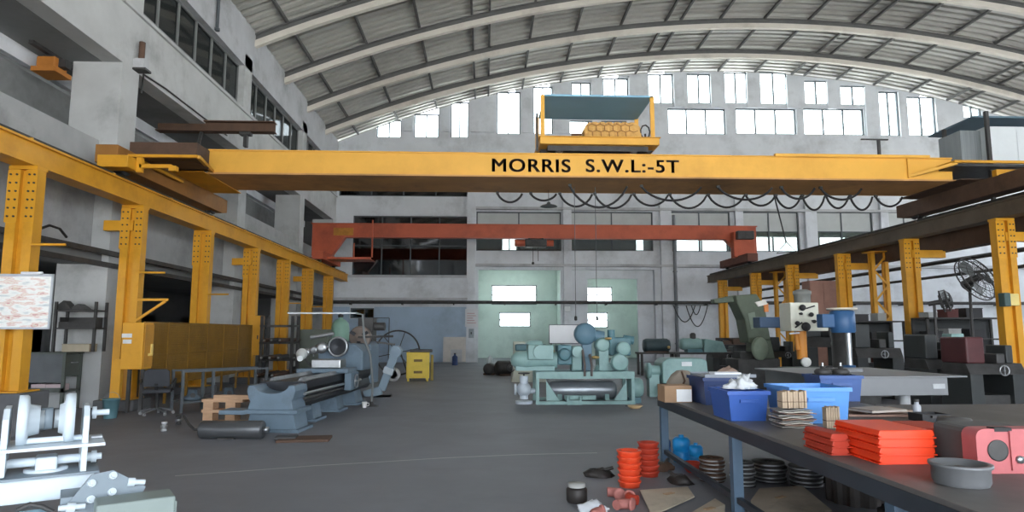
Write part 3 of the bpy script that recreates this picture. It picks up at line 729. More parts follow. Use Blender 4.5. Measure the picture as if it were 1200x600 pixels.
# ---- workbench with drawers beside column 1
M_gg = mat('grey green bench paint', (92, 98, 92), .6, var=.1, dirt=(62, 64, 62))
c = atZ(72, 482, 0)
wb = thing('workbench', 'tall grey green steel workbench with drawers below the shelf rack', 'workbench', (c.x, c.y, 0))
bw_, bd, bh = .8, .58, 1.2     # runs back along the wall
def leg(x, y): MB().box(x, x+.06, y, y+.06, 0, bh-.04).build('leg', M_gg, wb)
for x, y in ((-.06, 0), (-bw_, 0), (-.06, bd-.06), (-bw_, bd-.06)): leg(x, y)
MB().box(-bw_-.02, .02, -.02, bd+.02, bh-.04, bh).build('top', M_gg, wb, .004)
MB().box(-bw_+.06, -.06, .02, .04, bh-.62, bh-.04).build('side_panel', mat('grey sheet', (98, 102, 104), .6), wb)
for i in range(1):
    y0 = .07
    d = MB().box(-bw_+.1, -.012, y0, y0+.44, bh-.5, bh-.05).build('drawer', M_gg, wb, .004)
    MB().tube([(-.013, y0+.14, bh-.22), (.03, y0+.16, bh-.22), (.03, y0+.3, bh-.22), (-.013, y0+.32, bh-.22)], .012, 6).build('handle', M_steel, d)
MB().box(-bw_, 0, .0, bd, .38, .41).build('shelf', M_gg, wb)
MB().box(-bw_, -.0, .0, .03, .41, .47).build('shelf_lip', M_gg, wb)
M_pinkp = mat('pinkish paper', (198, 180, 182), .8, var=.05)
for (px0, px1, py0, py1, l) in ((49, 67, 449, 458, 'left pink paper packet on the lower shelf of the tall bench'), (75, 93, 447, 457, 'right pink paper packet on the lower shelf of the tall bench')):
    a = atX(px0, py1, c.x-.1) if 0 else atY(px0, py1, c.y+.06); b = atY(px1, py0, c.y+.06)
    k = thing('paper_packet', l, 'packet', ((a.x+b.x)/2, c.y+.14, .412), 0, 'pink packets'); hw = (b.x-a.x)/2
    if px0 > 70: k.location = (c.x-.24, c.y+.12, .412)
    else: k.location.x = c.x-.56
    hw = .15
    MB().box(-hw, hw, -.06, .22, 0, .13).build('wrapper', M_pinkp, k, .008)
    MB().box(-hw*.2, hw*.2, -.054, .254, -.0, .134).build('paper_band', mat('grey band', (150, 140, 142)), k)
# carton on the bench top
a = atY(76, 411, c.y+.5)
ra = atY(60, 412, 14.0); rb = atY(109, 352, 14.0)
bx = thing('carton', 'flat cream carton lying on the tall bench top', 'box', ((ra.x+rb.x)/2+.03, 14.26, bh+.002))
MB().box(-.28, .28, -.14, .14, 0, .15).build('body', mat('cream card', (182, 172, 150), .85), bx, .004)
MB().box(-.285, .285, -.145, .145, .15, .165).build('lid', mat('cream card lid', (168, 158, 138), .85), bx)
# ---- shelf rack over the bench, against the pillar
ra = atY(60, 412, 14.0); rb = atY(109, 352, 14.0)
rk = thing('shelf_rack', 'dark angle iron shelf rack standing on the tall bench before the white pillar', 'shelf', ((ra.x+rb.x)/2, 14.28, bh+.002))
hw = (rb.x-ra.x)/2+.05
for x in (-hw, hw-.05):
    for y in (-.22, .17): MB().box(x, x+.05, y, y+.05, 0, 2.25-bh).build('upright', M_dsteel, rk)
for z in (atY(80, 384, 14.0).z, atY(80, 363, 14.0).z): MB().box(-hw+.0, hw, -.22, .22, z-.03-bh-.002, z-bh-.002).build('shelf', M_dsteel, rk)
z1 = atY(80, 384, 14.0).z+.002; z2 = atY(80, 363, 14.0).z+.002
k = thing('crate', 'dark open crate of orange bits on the middle shelf of the rack', 'crate', ((ra.x+rb.x)/2-.0, 14.28, z1)); q = MB()
q.box(-.36, .36, -.16, .16, 0, .02).box(-.36, .36, -.16, -.14, .02, .12).box(-.36, .36, .14, .16, .02, .22).box(-.36, -.34, -.14, .14, .02, .22).box(.34, .36, -.14, .14, .02, .22); q.build('body', M_dsteel, k)
for i in range(7):
    q = MB(); x = -.33+i*.1; q.cbox((x, -.05+.04*(i % 3), .06), (.09, .1, .09), rz=i); q.build('fitting', mat('orange fitting', (190, 96, 52), .6, var=.2) if i % 2 else M_rust, k)
for i, (dx, hh, l) in enumerate(((-.42, .2, 'pointed dark bracket at the left of the top shelf of the rack'), (-.12, .13, 'low dark bracket beside the pointed one on the top shelf'))):
    k = thing('bracket', l, 'bracket', ((ra.x+rb.x)/2+dx+.1, 14.28, z2)); MB().prism([(-.12, .021), (.16, .021), (.1, hh*.5), (0, hh), (-.1, hh*.6)], -.12, .12, 'Y').build('body', M_dsteel, k); MB().box(-.14, .17, -.14, .14, 0, .02).build('foot', M_black, k)
# ---- yellow control box in front of column 1
a = atY(140, 433, 13.45); b = atY(169, 378, 13.45)
cb = thing('control_box', 'yellow electrical control box standing in front of the second left column', 'control box', ((a.x+b.x)/2, 13.45, 0))
hw = (b.x-a.x)/2
MB().box(-hw, hw, 0, .4, a.z, b.z).build('body', M_yel, cb, .012)
MB().box(hw+.001, hw+.02, .04, .38, a.z+.04, b.z-.04).build('door', mat('worn yellow door', (196, 140, 50), .5, dirt=(110, 80, 40), dirt_amt=.5), cb, .004)
MB().box(hw+.02, hw+.05, .27, .33, a.z+.28, a.z+.5).box(hw+.02, hw+.045, .18, .33, a.z+.26, a.z+.31).build('handle', mat('brass yellow', (235, 205, 120), .4), cb)
MB().box(-hw+.0, -hw+.2, -.006, 0, b.z-.3, b.z-.22).build('sticker', mat('white sticker', (222, 222, 220), .6), cb); MB().box(-hw+.03, -hw+.2, -.006, 0, b.z-.42, b.z-.34).build('sticker', mat('white sticker', (222, 222, 220), .6), cb)
MB().box(-hw+.05, -hw+.11, .2, .26, 0, a.z).build('stand_leg', M_dsteel, cb); MB().box(hw-.11, hw-.05, .2, .26, 0, a.z).build('stand_leg', M_dsteel, cb)
MB().box(-hw-.2, -hw-.03, .1, .2, .25, a.z+.2).build('cable_trunk', M_yel, cb)
# ---- yellow mesh guard along the columns
mg = thing('mesh_guard', 'long yellow wire mesh guard fence between the control box and the far column', 'guard fence', (-7.28, 14.3, 0))
M_mesh = mat('dull yellow mesh', (138, 100, 30), .55, var=.1, dirt=(96, 74, 34), dirt_amt=.6)
gl, gh, npn = 6.4, 1.84, 6
for i in range(npn+1):
    y = gl*i/npn; MB().box(-.025, .025, y-.025, y+.025, 0, gh).build('post', M_mesh, mg)
for i in range(npn):
    y0, y1 = gl*i/npn+.025, gl*(i+1)/npn-.025
    for za, zb in ((gh-.04, gh), (.42, .46), (1.1, 1.13)): MB().box(-.015, .015, y0, y1, za, zb).build('rail', M_mesh, mg)
    p = mg
    me = MB(); n = 26
    for k in range(1, n): y = y0+(y1-y0)*k/n; me.box(-.006, .002, y-.011, y+.011, .46, gh-.04)
    for k in range(1, 34): z = .46+(gh-.5)*k/34; me.box(.002, .006, y0, y1, z-.008, z+.008)
    me.build('wire_mesh', M_mesh, p)
# ---- junction box on the fourth column
a = atY(294, 416, 21.1); b = atY(307, 370, 21.1)
jb = thing('junction_box', 'tall narrow yellow box fixed to the column at the end of the mesh guard', 'box', ((a.x+b.x)/2, 21.0, a.z))
MB().box(-.2, .2, -.1, .2, 0, b.z-a.z).build('body', M_yel, jb, .01); MB().box(-.17, .17, -.115, -.1, .05, b.z-a.z-.05).build('door', M_yel, jb, .004); MB().box(.1, .13, -.14, -.115, .5, .62).build('handle', M_dsteel, jb)
# ---- dark office chair
ch = atZ(183, 486, 0)
oc_ = thing('office_chair', 'dark grey swivel office chair in front of the mesh guard', 'chair', (ch.x, ch.y, 0), .35)
M_fab = mat('dark grey fabric', (62, 64, 68), .9, var=.12); M_pl = mat('worn grey plastic', (96, 98, 100), .55)
MB().lathe([(.03, .1), (.03, .4), (.05, .41), (.05, .43)], n=14).build('gas_column', M_dsteel, oc_)
for i in range(5):
    A = 2*PI*i/5+.3; e = (.3*math.cos(A), .3*math.sin(A), .075)
    MB().bar((.02*math.cos(A), .02*math.sin(A), .13), e, .05, .03).build('base_arm', M_pl, oc_)
    cst = MB(); cst.cyl((e[0]-.02*math.sin(A), e[1]+.02*math.cos(A), .03), (e[0]+.02*math.sin(A), e[1]-.02*math.cos(A), .03), .03, n=12); cst.build('caster', mat('pale caster', (150, 150, 150)), oc_)
MB().box(-.25, .25, -.24, .25, .43, .51).build('seat', M_fab, oc_, .03)
MB().prism([(-.235, .56), (.235, .56), (.22, .86), (.15, .9), (-.15, .9), (-.22, .86)], -.3, -.24, 'Y').build('backrest', M_fab, oc_, .02)
MB().bar((0, -.2, .45), (0, -.31, .62), .06, .02).build('back_stem', M_black, oc_)
for sx in (-1, 1): MB().tube([(sx*.27, -.24, .62), (sx*.3, -.1, .68), (sx*.3, .12, .68), (sx*.29, .18, .62), (sx*.26, .1, .47)], .022, 8).build('armrest', M_black, oc_)
# ---- bucket and little things on the floor
bk = atZ(129, 490, 0)
bu = thing('bucket', 'small teal blue bucket standing beside the white wheel frame', 'bucket', (bk.x, bk.y, 0))
MB().lathe([(.11, 0), (.145, .34), (.155, .34), (.155, .36), (.135, .36), (.1, .02), (.0, .02)], n=24).build('pail', mat('teal blue plastic', (92, 128, 136), .5), bu)
MB().tube([(.15*math.cos(a*PI/8), .02*math.sin(a*PI/8), .35+.13*math.sin(a*PI/8)) for a in range(9)], .005, 6).build('handle', M_steel, bu)
for i, (px, py) in enumerate(((192, 505), (209, 497))):
    q = atZ(px, py, 0); k = thing('pipe_fitting', ('short pale pipe fitting on the floor in front of the office chair', 'grey pipe fitting on the floor at the handle of the roller')[i], 'fitting', (q.x, q.y, 0), .4*i, 'floor fittings')
    MB().lathe([(.03, 0), (.045, 0), (.045, .03), (.034, .03), (.034, .12), (.045, .12), (.045, .15), (.03, .15)], n=18).build('pipe', mat('pale fitting', (176, 178, 178), .5) if i == 0 else M_dsteel, k); MB().lathe([(.046, .05), (.058, .05), (.058, .09), (.046, .09)], n=6).build('nut', M_steel, k)
# ---- grey steel stand in front of the mesh guard
q = atZ(212, 484, 0); q2 = atZ(300, 470, 0)
st = thing('steel_stand', 'low dark grey steel frame stand in front of the mesh guard', 'stand', (q.x, q.y, 0), math.atan2(q2.y-q.y, q2.x-q.x)*.6)
Ls = 1.75; M_gst = mat('grey stand paint', (88, 94, 98), .6)
for x in (0, .6, Ls):
    for y in (0, .55): MB().box(x-.025, x+.025, y-.025, y+.025, 0, .8).build('leg', M_gst, st)
for y in (0, .55): MB().box(-.03, Ls+.03, y-.025, y+.025, .8, .84).build('top_rail', M_gst, st); MB().box(0, Ls, y-.02, y+.02, .18, .22).build('lower_rail', M_gst, st)
MB().box(-.0, Ls, .025, .53, .2, .215).build('shelf', M_gst, st)
for i, (x, l) in enumerate(((.3, 'grey blue casting lump at the left on the low stand shelf'), (1.05, 'grey blue casting lump at the middle of the low stand shelf'))):
    p = st.matrix_basis @ Vector((x, .28, .215)); k = thing('casting', l, 'casting', (p.x, p.y, .218), .5)
    MB().lathe([(.0, 0), (.16, 0), (.17, .05), (.1, .1), (.09, .2), (.0, .21)], n=18).build('body', mat('grey blue casting', (84, 98, 108), .6, var=.2), k); MB().cyl((0, -.15, .1), (0, .15, .1), .05, n=12).build('boss', M_dsteel, k)
# ---- roller on the floor
a, b = atZ(235, 514, 0), atZ(308, 514, 0); r = .135
rl = thing('roller', 'long dark steel roller lying on the floor with a thin handle', 'roller', (a.x, a.y, 0), math.atan2(b.y-a.y, b.x-a.x))
Lr = (b-a).length
MB().lathe([(.02, 0), (r*.9, 0), (r, .02), (r, Lr-.02), (r*.9, Lr), (.02, Lr)], (0, 0, r), 'X', 32).build('drum', mat('polished dark roller', (92, 94, 96), .35, .5, var=.2, stretch=(.3, 3, 3)), rl)
MB().lathe([(.0, Lr), (.045, Lr), (.045, Lr+.08), (.0, Lr+.08)], (0, 0, r), 'X', 16).build('axle_stub', M_steel, rl)
MB().tube([(0, 0, r), (-.1, 0, r), (-.25, .12, .2), (-.42, .3, .3)], .018, 8).build('handle', M_dsteel, rl); MB().box(.3, .55, -.1, .1, 0, .02).build('chock', M_dsteel, rl)
# ---- broken pallet
a = atZ(246, 497, 0)
pl = thing('pallet', 'broken pale wooden pallet lying against the lathe end', 'pallet', (a.x, a.y+.1, 0), -.12)
M_wd = mat('raw pine', (196, 160, 128), .8, var=.14, scale=4, stretch=(1, 8, 8), dirt=(150, 110, 80))
for x in (-.05, .36): MB().box(x-.08, x+.1, -.1, .1, .05, .38).build('block', M_wd, pl)
for z in (0, .2, .38): MB().box(-.15, .6 if z != .2 else .3, -.12, .12, z, z+.05).build('board', M_wd, pl)
MB().box(.05, .8, -.1, .05, .43, .5).build('top_board', M_wd, pl)
# ================================================================== THE LATHE
A = atZ(319, 506, 0); B = atZ(391, 479.5, 0); ang = math.atan2(-(B.x-A.x), B.y-A.y)
lt = thing('lathe', 'long old blue grey lathe with dark bed ways, chuck and carriage', 'lathe', (A.x, A.y, 0), ang)
M_lb = mat('blue grey machine paint', (104, 122, 136), .5, var=.1, scale=3, dirt=(60, 68, 74), dirt_amt=.6)
M_bed = mat('oily dark iron', (46, 48, 52), .4, .4, var=.2, scale=3)
LB = 4.7
# pedestals
for y, w, d in ((0, .84, .5), (1.3, .5, .4), (2.75, .46, .4), (4.0, .5, .5)):
    MB().prism([(-w/2, 0), (w/2, 0), (w/2-.06, .3), (w/2-.1, .42), (-w/2+.1, .42), (-w/2+.06, .3)], y-.05, y+d, 'Y').build('pedestal', M_lb, lt, .01)
    MB().box(-w/2-.06, w/2+.06, y-.12, y+d+.05, 0, .045).build('foot_plate', M_lb, lt)
# bed
b = MB(); b.prism([(-.3, .34), (.3, .34), (.36, .42), (.31, .56), (.38, .66), (.38, .78), (-.38, .78), (-.38, .66), (-.31, .56), (-.36, .42)], .35, LB, 'Y'); b.build('bed', M_bed, lt)
# front end head: rounded trough casting
b = MB(); n = 10
b.prism([(-.38, .36), (.38, .36), (.34, .5), (.37, .54), (.4, .66), (.38, .75), (.28, .75)]+[(.28*math.cos(PI*i/n), .75-.13*math.sin(PI*i/n)) for i in range(1, n)]+[(-.28, .75), (-.38, .75), (-.4, .66), (-.37, .54), (-.34, .5)], -.12, .45, 'Y'); b.build('end_casting', M_lb, lt, .015)
b = MB(); b.box(-.42, .46, -.16, .5, .3, .365).box(-.85, -.42, -.12, .3, .28, .35); b.build('side_step', M_lb, lt, .01)
for sx in (-1, 1): MB().prism([(sx*.2, .78), (sx*.3, .78), (sx*.25, .84)], .5, LB-1.3, 'Y').build('guide_way', mat('worn way steel', (120, 122, 124), .45, .6, var=.2), lt)
MB().cyl((.4, .3, .58), (.4, LB-1, .58), .028, n=10).build('lead_screw', M_steel, lt)
MB().cyl((.4, .3, .5), (.4, LB-1, .5), .022, n=10).build('feed_rod', M_dsteel, lt)
# carriage
b = MB(); b.box(-.55, .5, 2.4, 3.05, .79, .88); b.box(.42, .56, 2.45, 3.0, .45, .8); b.build('apron', M_lb, lt, .015)
b = MB(); b.box(-.3, .3, 2.55, 2.95, .88, 1.06); b.build('cross_slide', M_steel, lt, .02)
b = MB(); b.lathe([(.0, -.04), (.03, -.04), (.03, .0), (.0, .0)], (.6, 2.7, .62), 'X', 12).tube([(.6, 2.7+.13*math.cos(i*PI/8), .62+.13*math.sin(i*PI/8)) for i in range(16)], .014, 6, True).bar((.6, 2.58, .62), (.6, 2.82, .62), .02); b.build('hand_wheel', M_steel, lt)
b = MB(); b.sphere((-.6, 2.8, 1.16), .12, 16, (1, .8, 1)).cyl((-.6, 2.8, 1.16), (-.52, 2.5, 1.08), .115, .06); b.build('lamp_hood', mat('white enamel shade', (215, 218, 216), .4), lt)
b = MB(); b.tube([(-.4, 2.9, .88), (-.55, 3.0, 1.0), (-.6, 2.9, 1.12)], .02); b.build('lamp_arm', M_dsteel, lt)
# headstock with face plate
b = MB(); b.prism([(-.52, .78), (.48, .78), (.48, 1.2), (.3, 1.36), (-.3, 1.36), (-.52, 1.2)], 3.55, 4.35, 'Y'); b.build('headstock', M_lb, lt, .03)
b = MB(); b.lathe([(.0, -.02), (.1, -.04), (.16, -.05), (.19, -.05), (.21, -.02), (.21, .06), (.15, .08), (.0, .1)], (-.02, 3.42, 1.3), 'Y', 32); b.build('face_plate', M_bed, lt)
b = MB(); b.tube([(-.02+.2*math.cos(i*PI/14), 3.36, 1.3+.2*math.sin(i*PI/14)) for i in range(28)], .024, 8, True); b.build('chuck_ring', M_steel, lt)
b = MB()
for i, r_ in enumerate((.12, .09, .07)): b.lathe([(r_*.4, 0), (r_, 0), (r_, .08), (r_*.4, .08)], (-.35-i*.16, 3.25, 1.28-i*.05), 'Y', 18)
b.cyl((-.6, 3.3, 1.5), (-.1, 3.3, 1.58), .04).cyl((-.75, 3.3, 1.22), (-.2, 3.3, 1.3), .035); b.build('tool_post', M_steel, lt)
# second head behind with tan chuck and motor
b = MB(); b.prism([(-.35, .4), (.35, .4), (.35, 1.3), (.25, 1.4), (-.25, 1.4), (-.35, 1.3)], 4.75, 5.5, 'Y'); b.build('gear_head', M_lb, lt, .03)
b = MB(); b.lathe([(.0, -.14), (.1, -.14), (.1, -.06), (.22, -.06), (.26, -.02), (.26, .08), (.0, .1)], (.1, 4.66, 1.5), 'Y', 28); b.build('chuck', mat('tan stained chuck', (134, 122, 114), .5, .3, var=.2), lt)
for i in range(3):
    t = 2*PI*i/3+.5; MB().bar((.1+.06*math.cos(t), 4.57, 1.5+.06*math.sin(t)), (.1+.24*math.cos(t), 4.57, 1.5+.24*math.sin(t)), .07, .09, up=(0, 1, 0)).build('chuck_jaw', M_bed, lt)
b = MB(); b.bar((.1, 4.5, 1.5), (.95, 4.35, 1.52), .05).box(0, .35, 4.8, 5.2, 1.4, 1.95).cyl((.35, 5, 1.75), (.6, 5, 1.75), .1); b.build('motor_mount', M_dsteel, lt)
b = MB(); b.box(-.2, .3, 4.3, 4.6, .79, .9); b.build('tool_tray', M_steel, lt, .01)
# blue jib arm at the far end
M_jib = mat('light blue grey arm', (132, 150, 162), .5, var=.08)
ja = atZ(430, 467, 0)
jib = thing('jib_arm', 'light blue grey bent machine arm rising behind the lathe', 'machine arm', (ja.x, ja.y+.6, 0))
K = [atY(427, 463, ja.y+.6), atY(447, 457, ja.y+.6), atY(464, 412, ja.y+.6)]
K = [p-Vector(jib.location) for p in K]
MB().bar(K[0], K[1], .22, .2, up=(0, 1, 0)).build('foot', M_jib, jib, .02); MB().bar(K[1], K[2], .2, .17, up=(0, 1, 0)).build('arm', M_jib, jib, .02)
MB().cyl(K[2]+Vector((0, -.14, 0)), K[2]+Vector((0, .14, 0)), .15, n=20).build('head', M_jib, jib); m_ = (K[1]+K[2])*.5; MB().bar(m_-(K[2]-K[1]).normalized()*.08, m_+(K[2]-K[1]).normalized()*.08, .25, .22, up=(0, 1, 0)).build('collar', mat('pale band', (180, 190, 196)), jib)
MB().bar(K[2]+Vector((-.02, -.05, .18)), K[2]+Vector((-1.05, -.3, .32)), .05, .05).build('lever', M_dsteel, jib)
MB().box(K[0].x-.25, K[1].x+.25, -.3, .3, 0, K[0].z-.08).build('base', M_bed, jib)
# flexible conduit standing up at the lathe
p = atZ(419, 476, 0)
cd = thing('conduit_pole', 'thin grey conduit pole rising from the floor at the lathe back', 'pole', (p.x, p.y, 0)); cd.location.x += .3
top = atY(417, 367, p.y)-Vector(cd.location)
MB().tube([(0, 0, .02), (.02, 0, .5), (-.05, 0, 1.1), (-.2, .0, 1.5), (-.24, 0, 2.0), (top.x, 0, top.z)], .026, 8).build('tube', mat('grey conduit', (112, 116, 116), .5), cd)
MB().lathe([(.16, 0), (.16, .02), (.05, .04), (.03, .1)], n=20).build('foot', M_dsteel, cd)
MB().bar((top.x+.04, 0, top.z), (top.x-1.5, .0, top.z), .03).build('cross_arm', M_steel, cd)
p2 = atZ(428, 477, 0)
cp = thing('cup', 'small white cup on the floor at the foot of the conduit pole', 'cup', (p2.x, p2.y-.1, 0)); MB().lathe([(.04, 0), (.06, .12), (.055, .12), (.036, .01), (0, .01)], n=16).build('body', mat('white cup', (210, 208, 205), .5), cp)
MB().tube([(.055, 0, .1), (.1, 0, .09), (.1, 0, .05), (.048, 0, .03)], .008, 6).build('handle', mat('white cup', (210, 208, 205)), cp)
# steel plate on the floor under the lathe end
a = atZ(330, 517, 0); 
fp = thing('floor_plate', 'rusty brown steel plate lying on the floor before the lathe', 'plate', (a.x+.3, a.y, 0), .1)
MB().box(-.35, .4, -.14, .3, .0, .035).build('plate', M_rust, fp, .004); MB().box(-.4, -.1, 0, .24, .035, .06).build('offcut', M_dsteel, fp)
# spoked wheel leaning at the back
p = atZ(465, 440, 0); cc = atY(466, 415, p.y)
sw = thing('spoked_wheel', 'large thin spoked wheel standing behind the blue arm', 'wheel', (cc.x, p.y, 0))
R_ = .83; zc_ = R_+.02
MB().tube([(R_*math.cos(i*PI/24), 0, zc_+R_*math.sin(i*PI/24)) for i in range(48)], .03, 8, True).build('rim', M_dsteel, sw)
s_ = MB()
for i in range(6): s_.bar((0, 0, zc_), (R_*math.cos(i*PI/3+.2), 0, zc_+R_*math.sin(i*PI/3+.2)), .03)
s_.build('spokes', M_dsteel, sw); MB().lathe([(.0, -.1), (.1, -.1), (.1, .1), (.0, .1)], (0, 0, zc_), 'Y', 18).build('hub', M_lb, sw)
for sx in (-1, 1): MB().bar((sx*.42, .0, .0), (sx*.12, .03, zc_-.05), .05).build('stand_leg', M_dsteel, sw)
# pale ring
p = atZ(461, 447, 0)
rg = thing('flange_ring', 'pale grey ring standing on edge between the arm and the yellow cabinet', 'ring', (p.x, p.y, 0))
MB().lathe([(.13, -.05), (.23, -.05), (.23, .05), (.13, .05), (.13, -.05)], (0, 0, .23), 'Y', 32).build('ring', mat('pale grey ring', (178, 180, 178), .5), rg)
MB().lathe([(.0, .02), (.13, .02), (.13, .05), (0, .05)], (0, 0, .23), 'Y', 24).build('disc', M_dsteel, rg)
# yellow tool cabinet
a = atZ(476, 447, 0); b = atZ(503, 447, 0)
yc = thing('tool_cabinet', 'low yellow cabinet with dark marks near the back wall', 'cabinet', ((a.x+b.x)/2, a.y, 0), .12)
hw = (b.x-a.x)/2; M_yc = mat('lemon yellow paint', (222, 192, 64), .5, var=.06, dirt=(150, 120, 50)); hh = atY(490, 413, a.y).z
MB().box(-hw, hw, 0, .8, .1, hh).build('body', M_yc, yc, .01)
MB().box(-hw+.04, hw-.04, -.02, 0, .16, hh*.5-.02).build('door', M_yc, yc, .005); MB().box(-hw+.04, hw-.04, -.02, 0, hh*.5+.02, hh-.06).build('door', M_yc, yc, .005)
for z in (hh*.32, hh*.72): MB().box(-.14, .14, -.035, -.02, z-.04, z+.04).build('latch', mat('dark mark', (110, 88, 40)), yc)
for x in (-hw+.03, hw-.1):
    for y in (.03, .7): MB().box(x, x+.07, y, y+.07, 0, .1).build('foot', M_yc, yc)
MB().box(hw+.06, hw+.14, .3, .75, .0, hh-.1).build('side_door', mat('ochre side', (160, 138, 62), .6), yc); MB().box(-hw+.1, hw+.1, .15, .6, hh, hh+.09).build('top_tray', M_dsteel, yc, .02)
# green cylinder and green grey cabinet behind the lathe
p = atZ(397, 446, 0)
gc = thing('gas_cylinder', 'pale green gas cylinder standing behind the lathe head', 'cylinder', (p.x, p.y, 0))
zt_ = atY(397, 372, p.y).z
MB().lathe([(.3, 0), (.3, zt_-.35), (.27, zt_-.2), (.16, zt_-.08), (.07, zt_-.05), (.07, zt_)], n=28).build('body', mat('pale sea green', (140, 178, 160), .5, var=.06), gc); MB().lathe([(.08, zt_), (.09, zt_+.02), (.09, zt_+.1), (.0, zt_+.12)], n=14).build('valve', M_dsteel, gc)
p = atZ(364, 450, 0)
gk = thing('steel_cabinet', 'plain olive grey steel cabinet behind the lathe', 'cabinet', (p.x, p.y, 0))
zt_ = atY(364, 386, p.y).z; M_ol = mat('olive grey paint', (98, 104, 94), .6, var=.08)
MB().box(-.5, .5, 0, .5, .08, zt_).build('body', M_ol, gk, .01)
for sx in (-1, 1): MB().box(*sorted((sx*.02, sx*.47)), -.015, 0, .12, zt_-.05).build('door', M_ol, gk, .004)
MB().box(-.48, .48, .03, .47, 0, .08).build('plinth', M_dsteel, gk); MB().box(.05, .08, -.04, -.015, zt_*.5, zt_*.5+.15).build('handle', M_steel, gk)
# dark stock rack between columns behind the guard
p = atZ(322, 454, 0)
rk = thing('bar_rack', 'dark upright rack of steel bars behind the mesh guard end', 'rack', (p.x, p.y, 0))
for x in (-.45, .45):
    for y in (0, .6): MB().box(x-.04, x+.04, y-.04, y+.04, 0, 2.1).build('upright', M_dsteel, rk)
for z in (.3, .8, 1.3, 1.8): MB().box(-.5, .5, -.04, .64, z-.03, z+.03).build('tier', M_dsteel, rk)
random.seed(3)
for i in range(9):
    x = -.3+.075*i; z = (.34, .84, 1.34)[i % 3]; l = thing('steel_bar', 'dark steel bar lying on a tier of the upright rack', 'bar', (p.x+x, p.y+.3, z+.047), random.uniform(-.05, .05), 'bars on the upright rack')
    MB().lathe([(.0, -.9), (.05, -.9), (.055, -.88), (.055, .88), (.05, .9), (.0, .9)], axis='Y', n=12).build('shaft', M_dsteel if i % 2 else M_rust, l); MB().lathe([(.03, -.94), (.03, -.9)], axis='Y', n=12).build('tip', M_steel, l)
# pale panels leaning at the blue wall
a = atY(519, 424, 35.6); b = atY(546, 398, 35.6)
lp = thing('leaning_panel', 'pale beige board leaning on the blue back wall', 'board', ((a.x+b.x)/2, 35.55, 0))
hw = (b.x-a.x)/2
MB().cbox((0, .12, .7), (2*hw, .03, 1.35), rx=-.12).build('board', mat('beige board', (205, 200, 192), .8, var=.08, dirt=(150, 140, 130)), lp); MB().cbox((.1, .05, .35), (hw, .03, .7), rx=-.14).build('offcut', mat('grey board', (186, 188, 190), .8), lp)
p = atZ(533, 428, 0); k = thing('oil_can', 'small dark blue can on the floor before the beige board', 'can', (p.x, p.y, 0)); MB().lathe([(.14, 0), (.14, .42), (.06, .48), (.05, .54), (0, .54)], n=18).build('body', mat('navy can', (46, 66, 110), .5), k); MB().lathe([(.055, .54), (.055, .6), (0, .6)], n=12).build('cap', M_dsteel, k)
# tall panel (dim outline) on blue wall
a = atY(447, 425, D-.1); b = atY(459, 373, D-.1)
k = thing('wall_panel', 'thin upright blue panel standing against the blue back wall', 'panel', (a.x-.4, D-.12, 0)); MB().box(-.55, .75, -.02, .02, 0.1, b.z).build('sheet', mat('blue sheet', (150, 170, 190), .7), k); MB().box(-.58, .78, -.03, .03, b.z, b.z+.04).box(.75, .8, -.03, .03, 0, b.z).box(-.6, -.55, -.03, .03, 0, b.z).build('frame', M_frame, k)
# jib beam high on the left wall, fixture on the band beam, chain hoist in the annex
a = atY(185, 148, 19); b = atY(323, 148, 19)
jb = thing('wall_jib', 'dark brown I-beam jib sticking out of the left wall opening above the crane', 'beam', (b.x, 19, a.z))
xa = a.x-b.x
MB().box(xa, 0, -.15, .15, .13, .16).box(xa, 0, -.015, .015, -.13, .13).box(xa, 0, -.15, .15, -.16, -.13).build('beam', M_rust, jb)
MB().box(-.9, -.8, -.08, .08, -.6, -.161).build('hanger', M_dsteel, jb); MB().box(-1.02, -.7, -.11, .11, -.25, -.161).build('runner', M_dsteel, jb)
MB().bar((-2.15, 0, -.16), (-2.3, 0, -1.0), .08).build('brace', M_dsteel, jb)
a = atX(159, 79, XL); k = thing('wall_bracket', 'small grey insulator bracket on the white band above the big pillar', 'bracket', (XL, a.y, a.z)); MB().box(0, .25, -.12, .12, -.05, .18).build('base', M_conc, k); MB().cyl((.12, 0, .18), (.12, 0, .62), .07, n=12).build('insulator', M_rust, k); MB().box(.0, .3, -.14, .14, -.1, -.05).build('foot', M_dsteel, k)
a = atX(45, 72, -9.9); k = thing('chain_hoist', 'small orange chain hoist under the recess ceiling at the upper left', 'hoist', (-9.6, a.y, 7.748))
MB().box(-.05, .05, -.7, .7, -.08, 0).build('rail', M_dsteel, k); MB().box(-.2, .2, -.22, .22, -.38, -.14).build('body', mat('dull orange', (176, 112, 44), .6), k, .03); MB().box(-.26, .26, -.28, .28, -.5, -.4).build('drum_tray', mat('dull orange', (176, 112, 44)), k); MB().box(-.12, .12, -.12, .12, -.14, -.081).build('trolley', M_dsteel, k); MB().box(.2, .36, -.1, .1, -.34, -.16).build('motor', M_dsteel, k); MB().box(-.05, .05, -.05, .05, -.4, -.38).build('lug', M_dsteel, k)
k = MB(); k.tube([(-8.26, 15.35, 7.3), (-8.26, 15.4, 7.8), (-8.26, 16.5, 7.86), (-8.26, 20.5, 7.86)], .022, 6); tag(k.build('conduit', M_dsteel), 'thin dark conduit along the lower edge of the white band beam', 'conduit')
a = atX(252, 36, XL); k = thing('drain_spout', 'short grey drain spout hanging on the eave beam at the upper left', 'spout', (XL+.06, a.y, a.z)); MB().cyl((0, 0, .08), (0, 0, 12.2-a.z), .05, n=12).build('pipe', M_frame, k); MB().lathe([(.05, 0), (.08, 0), (.08, .08), (.05, .08)], n=14).build('socket', M_frame, k)
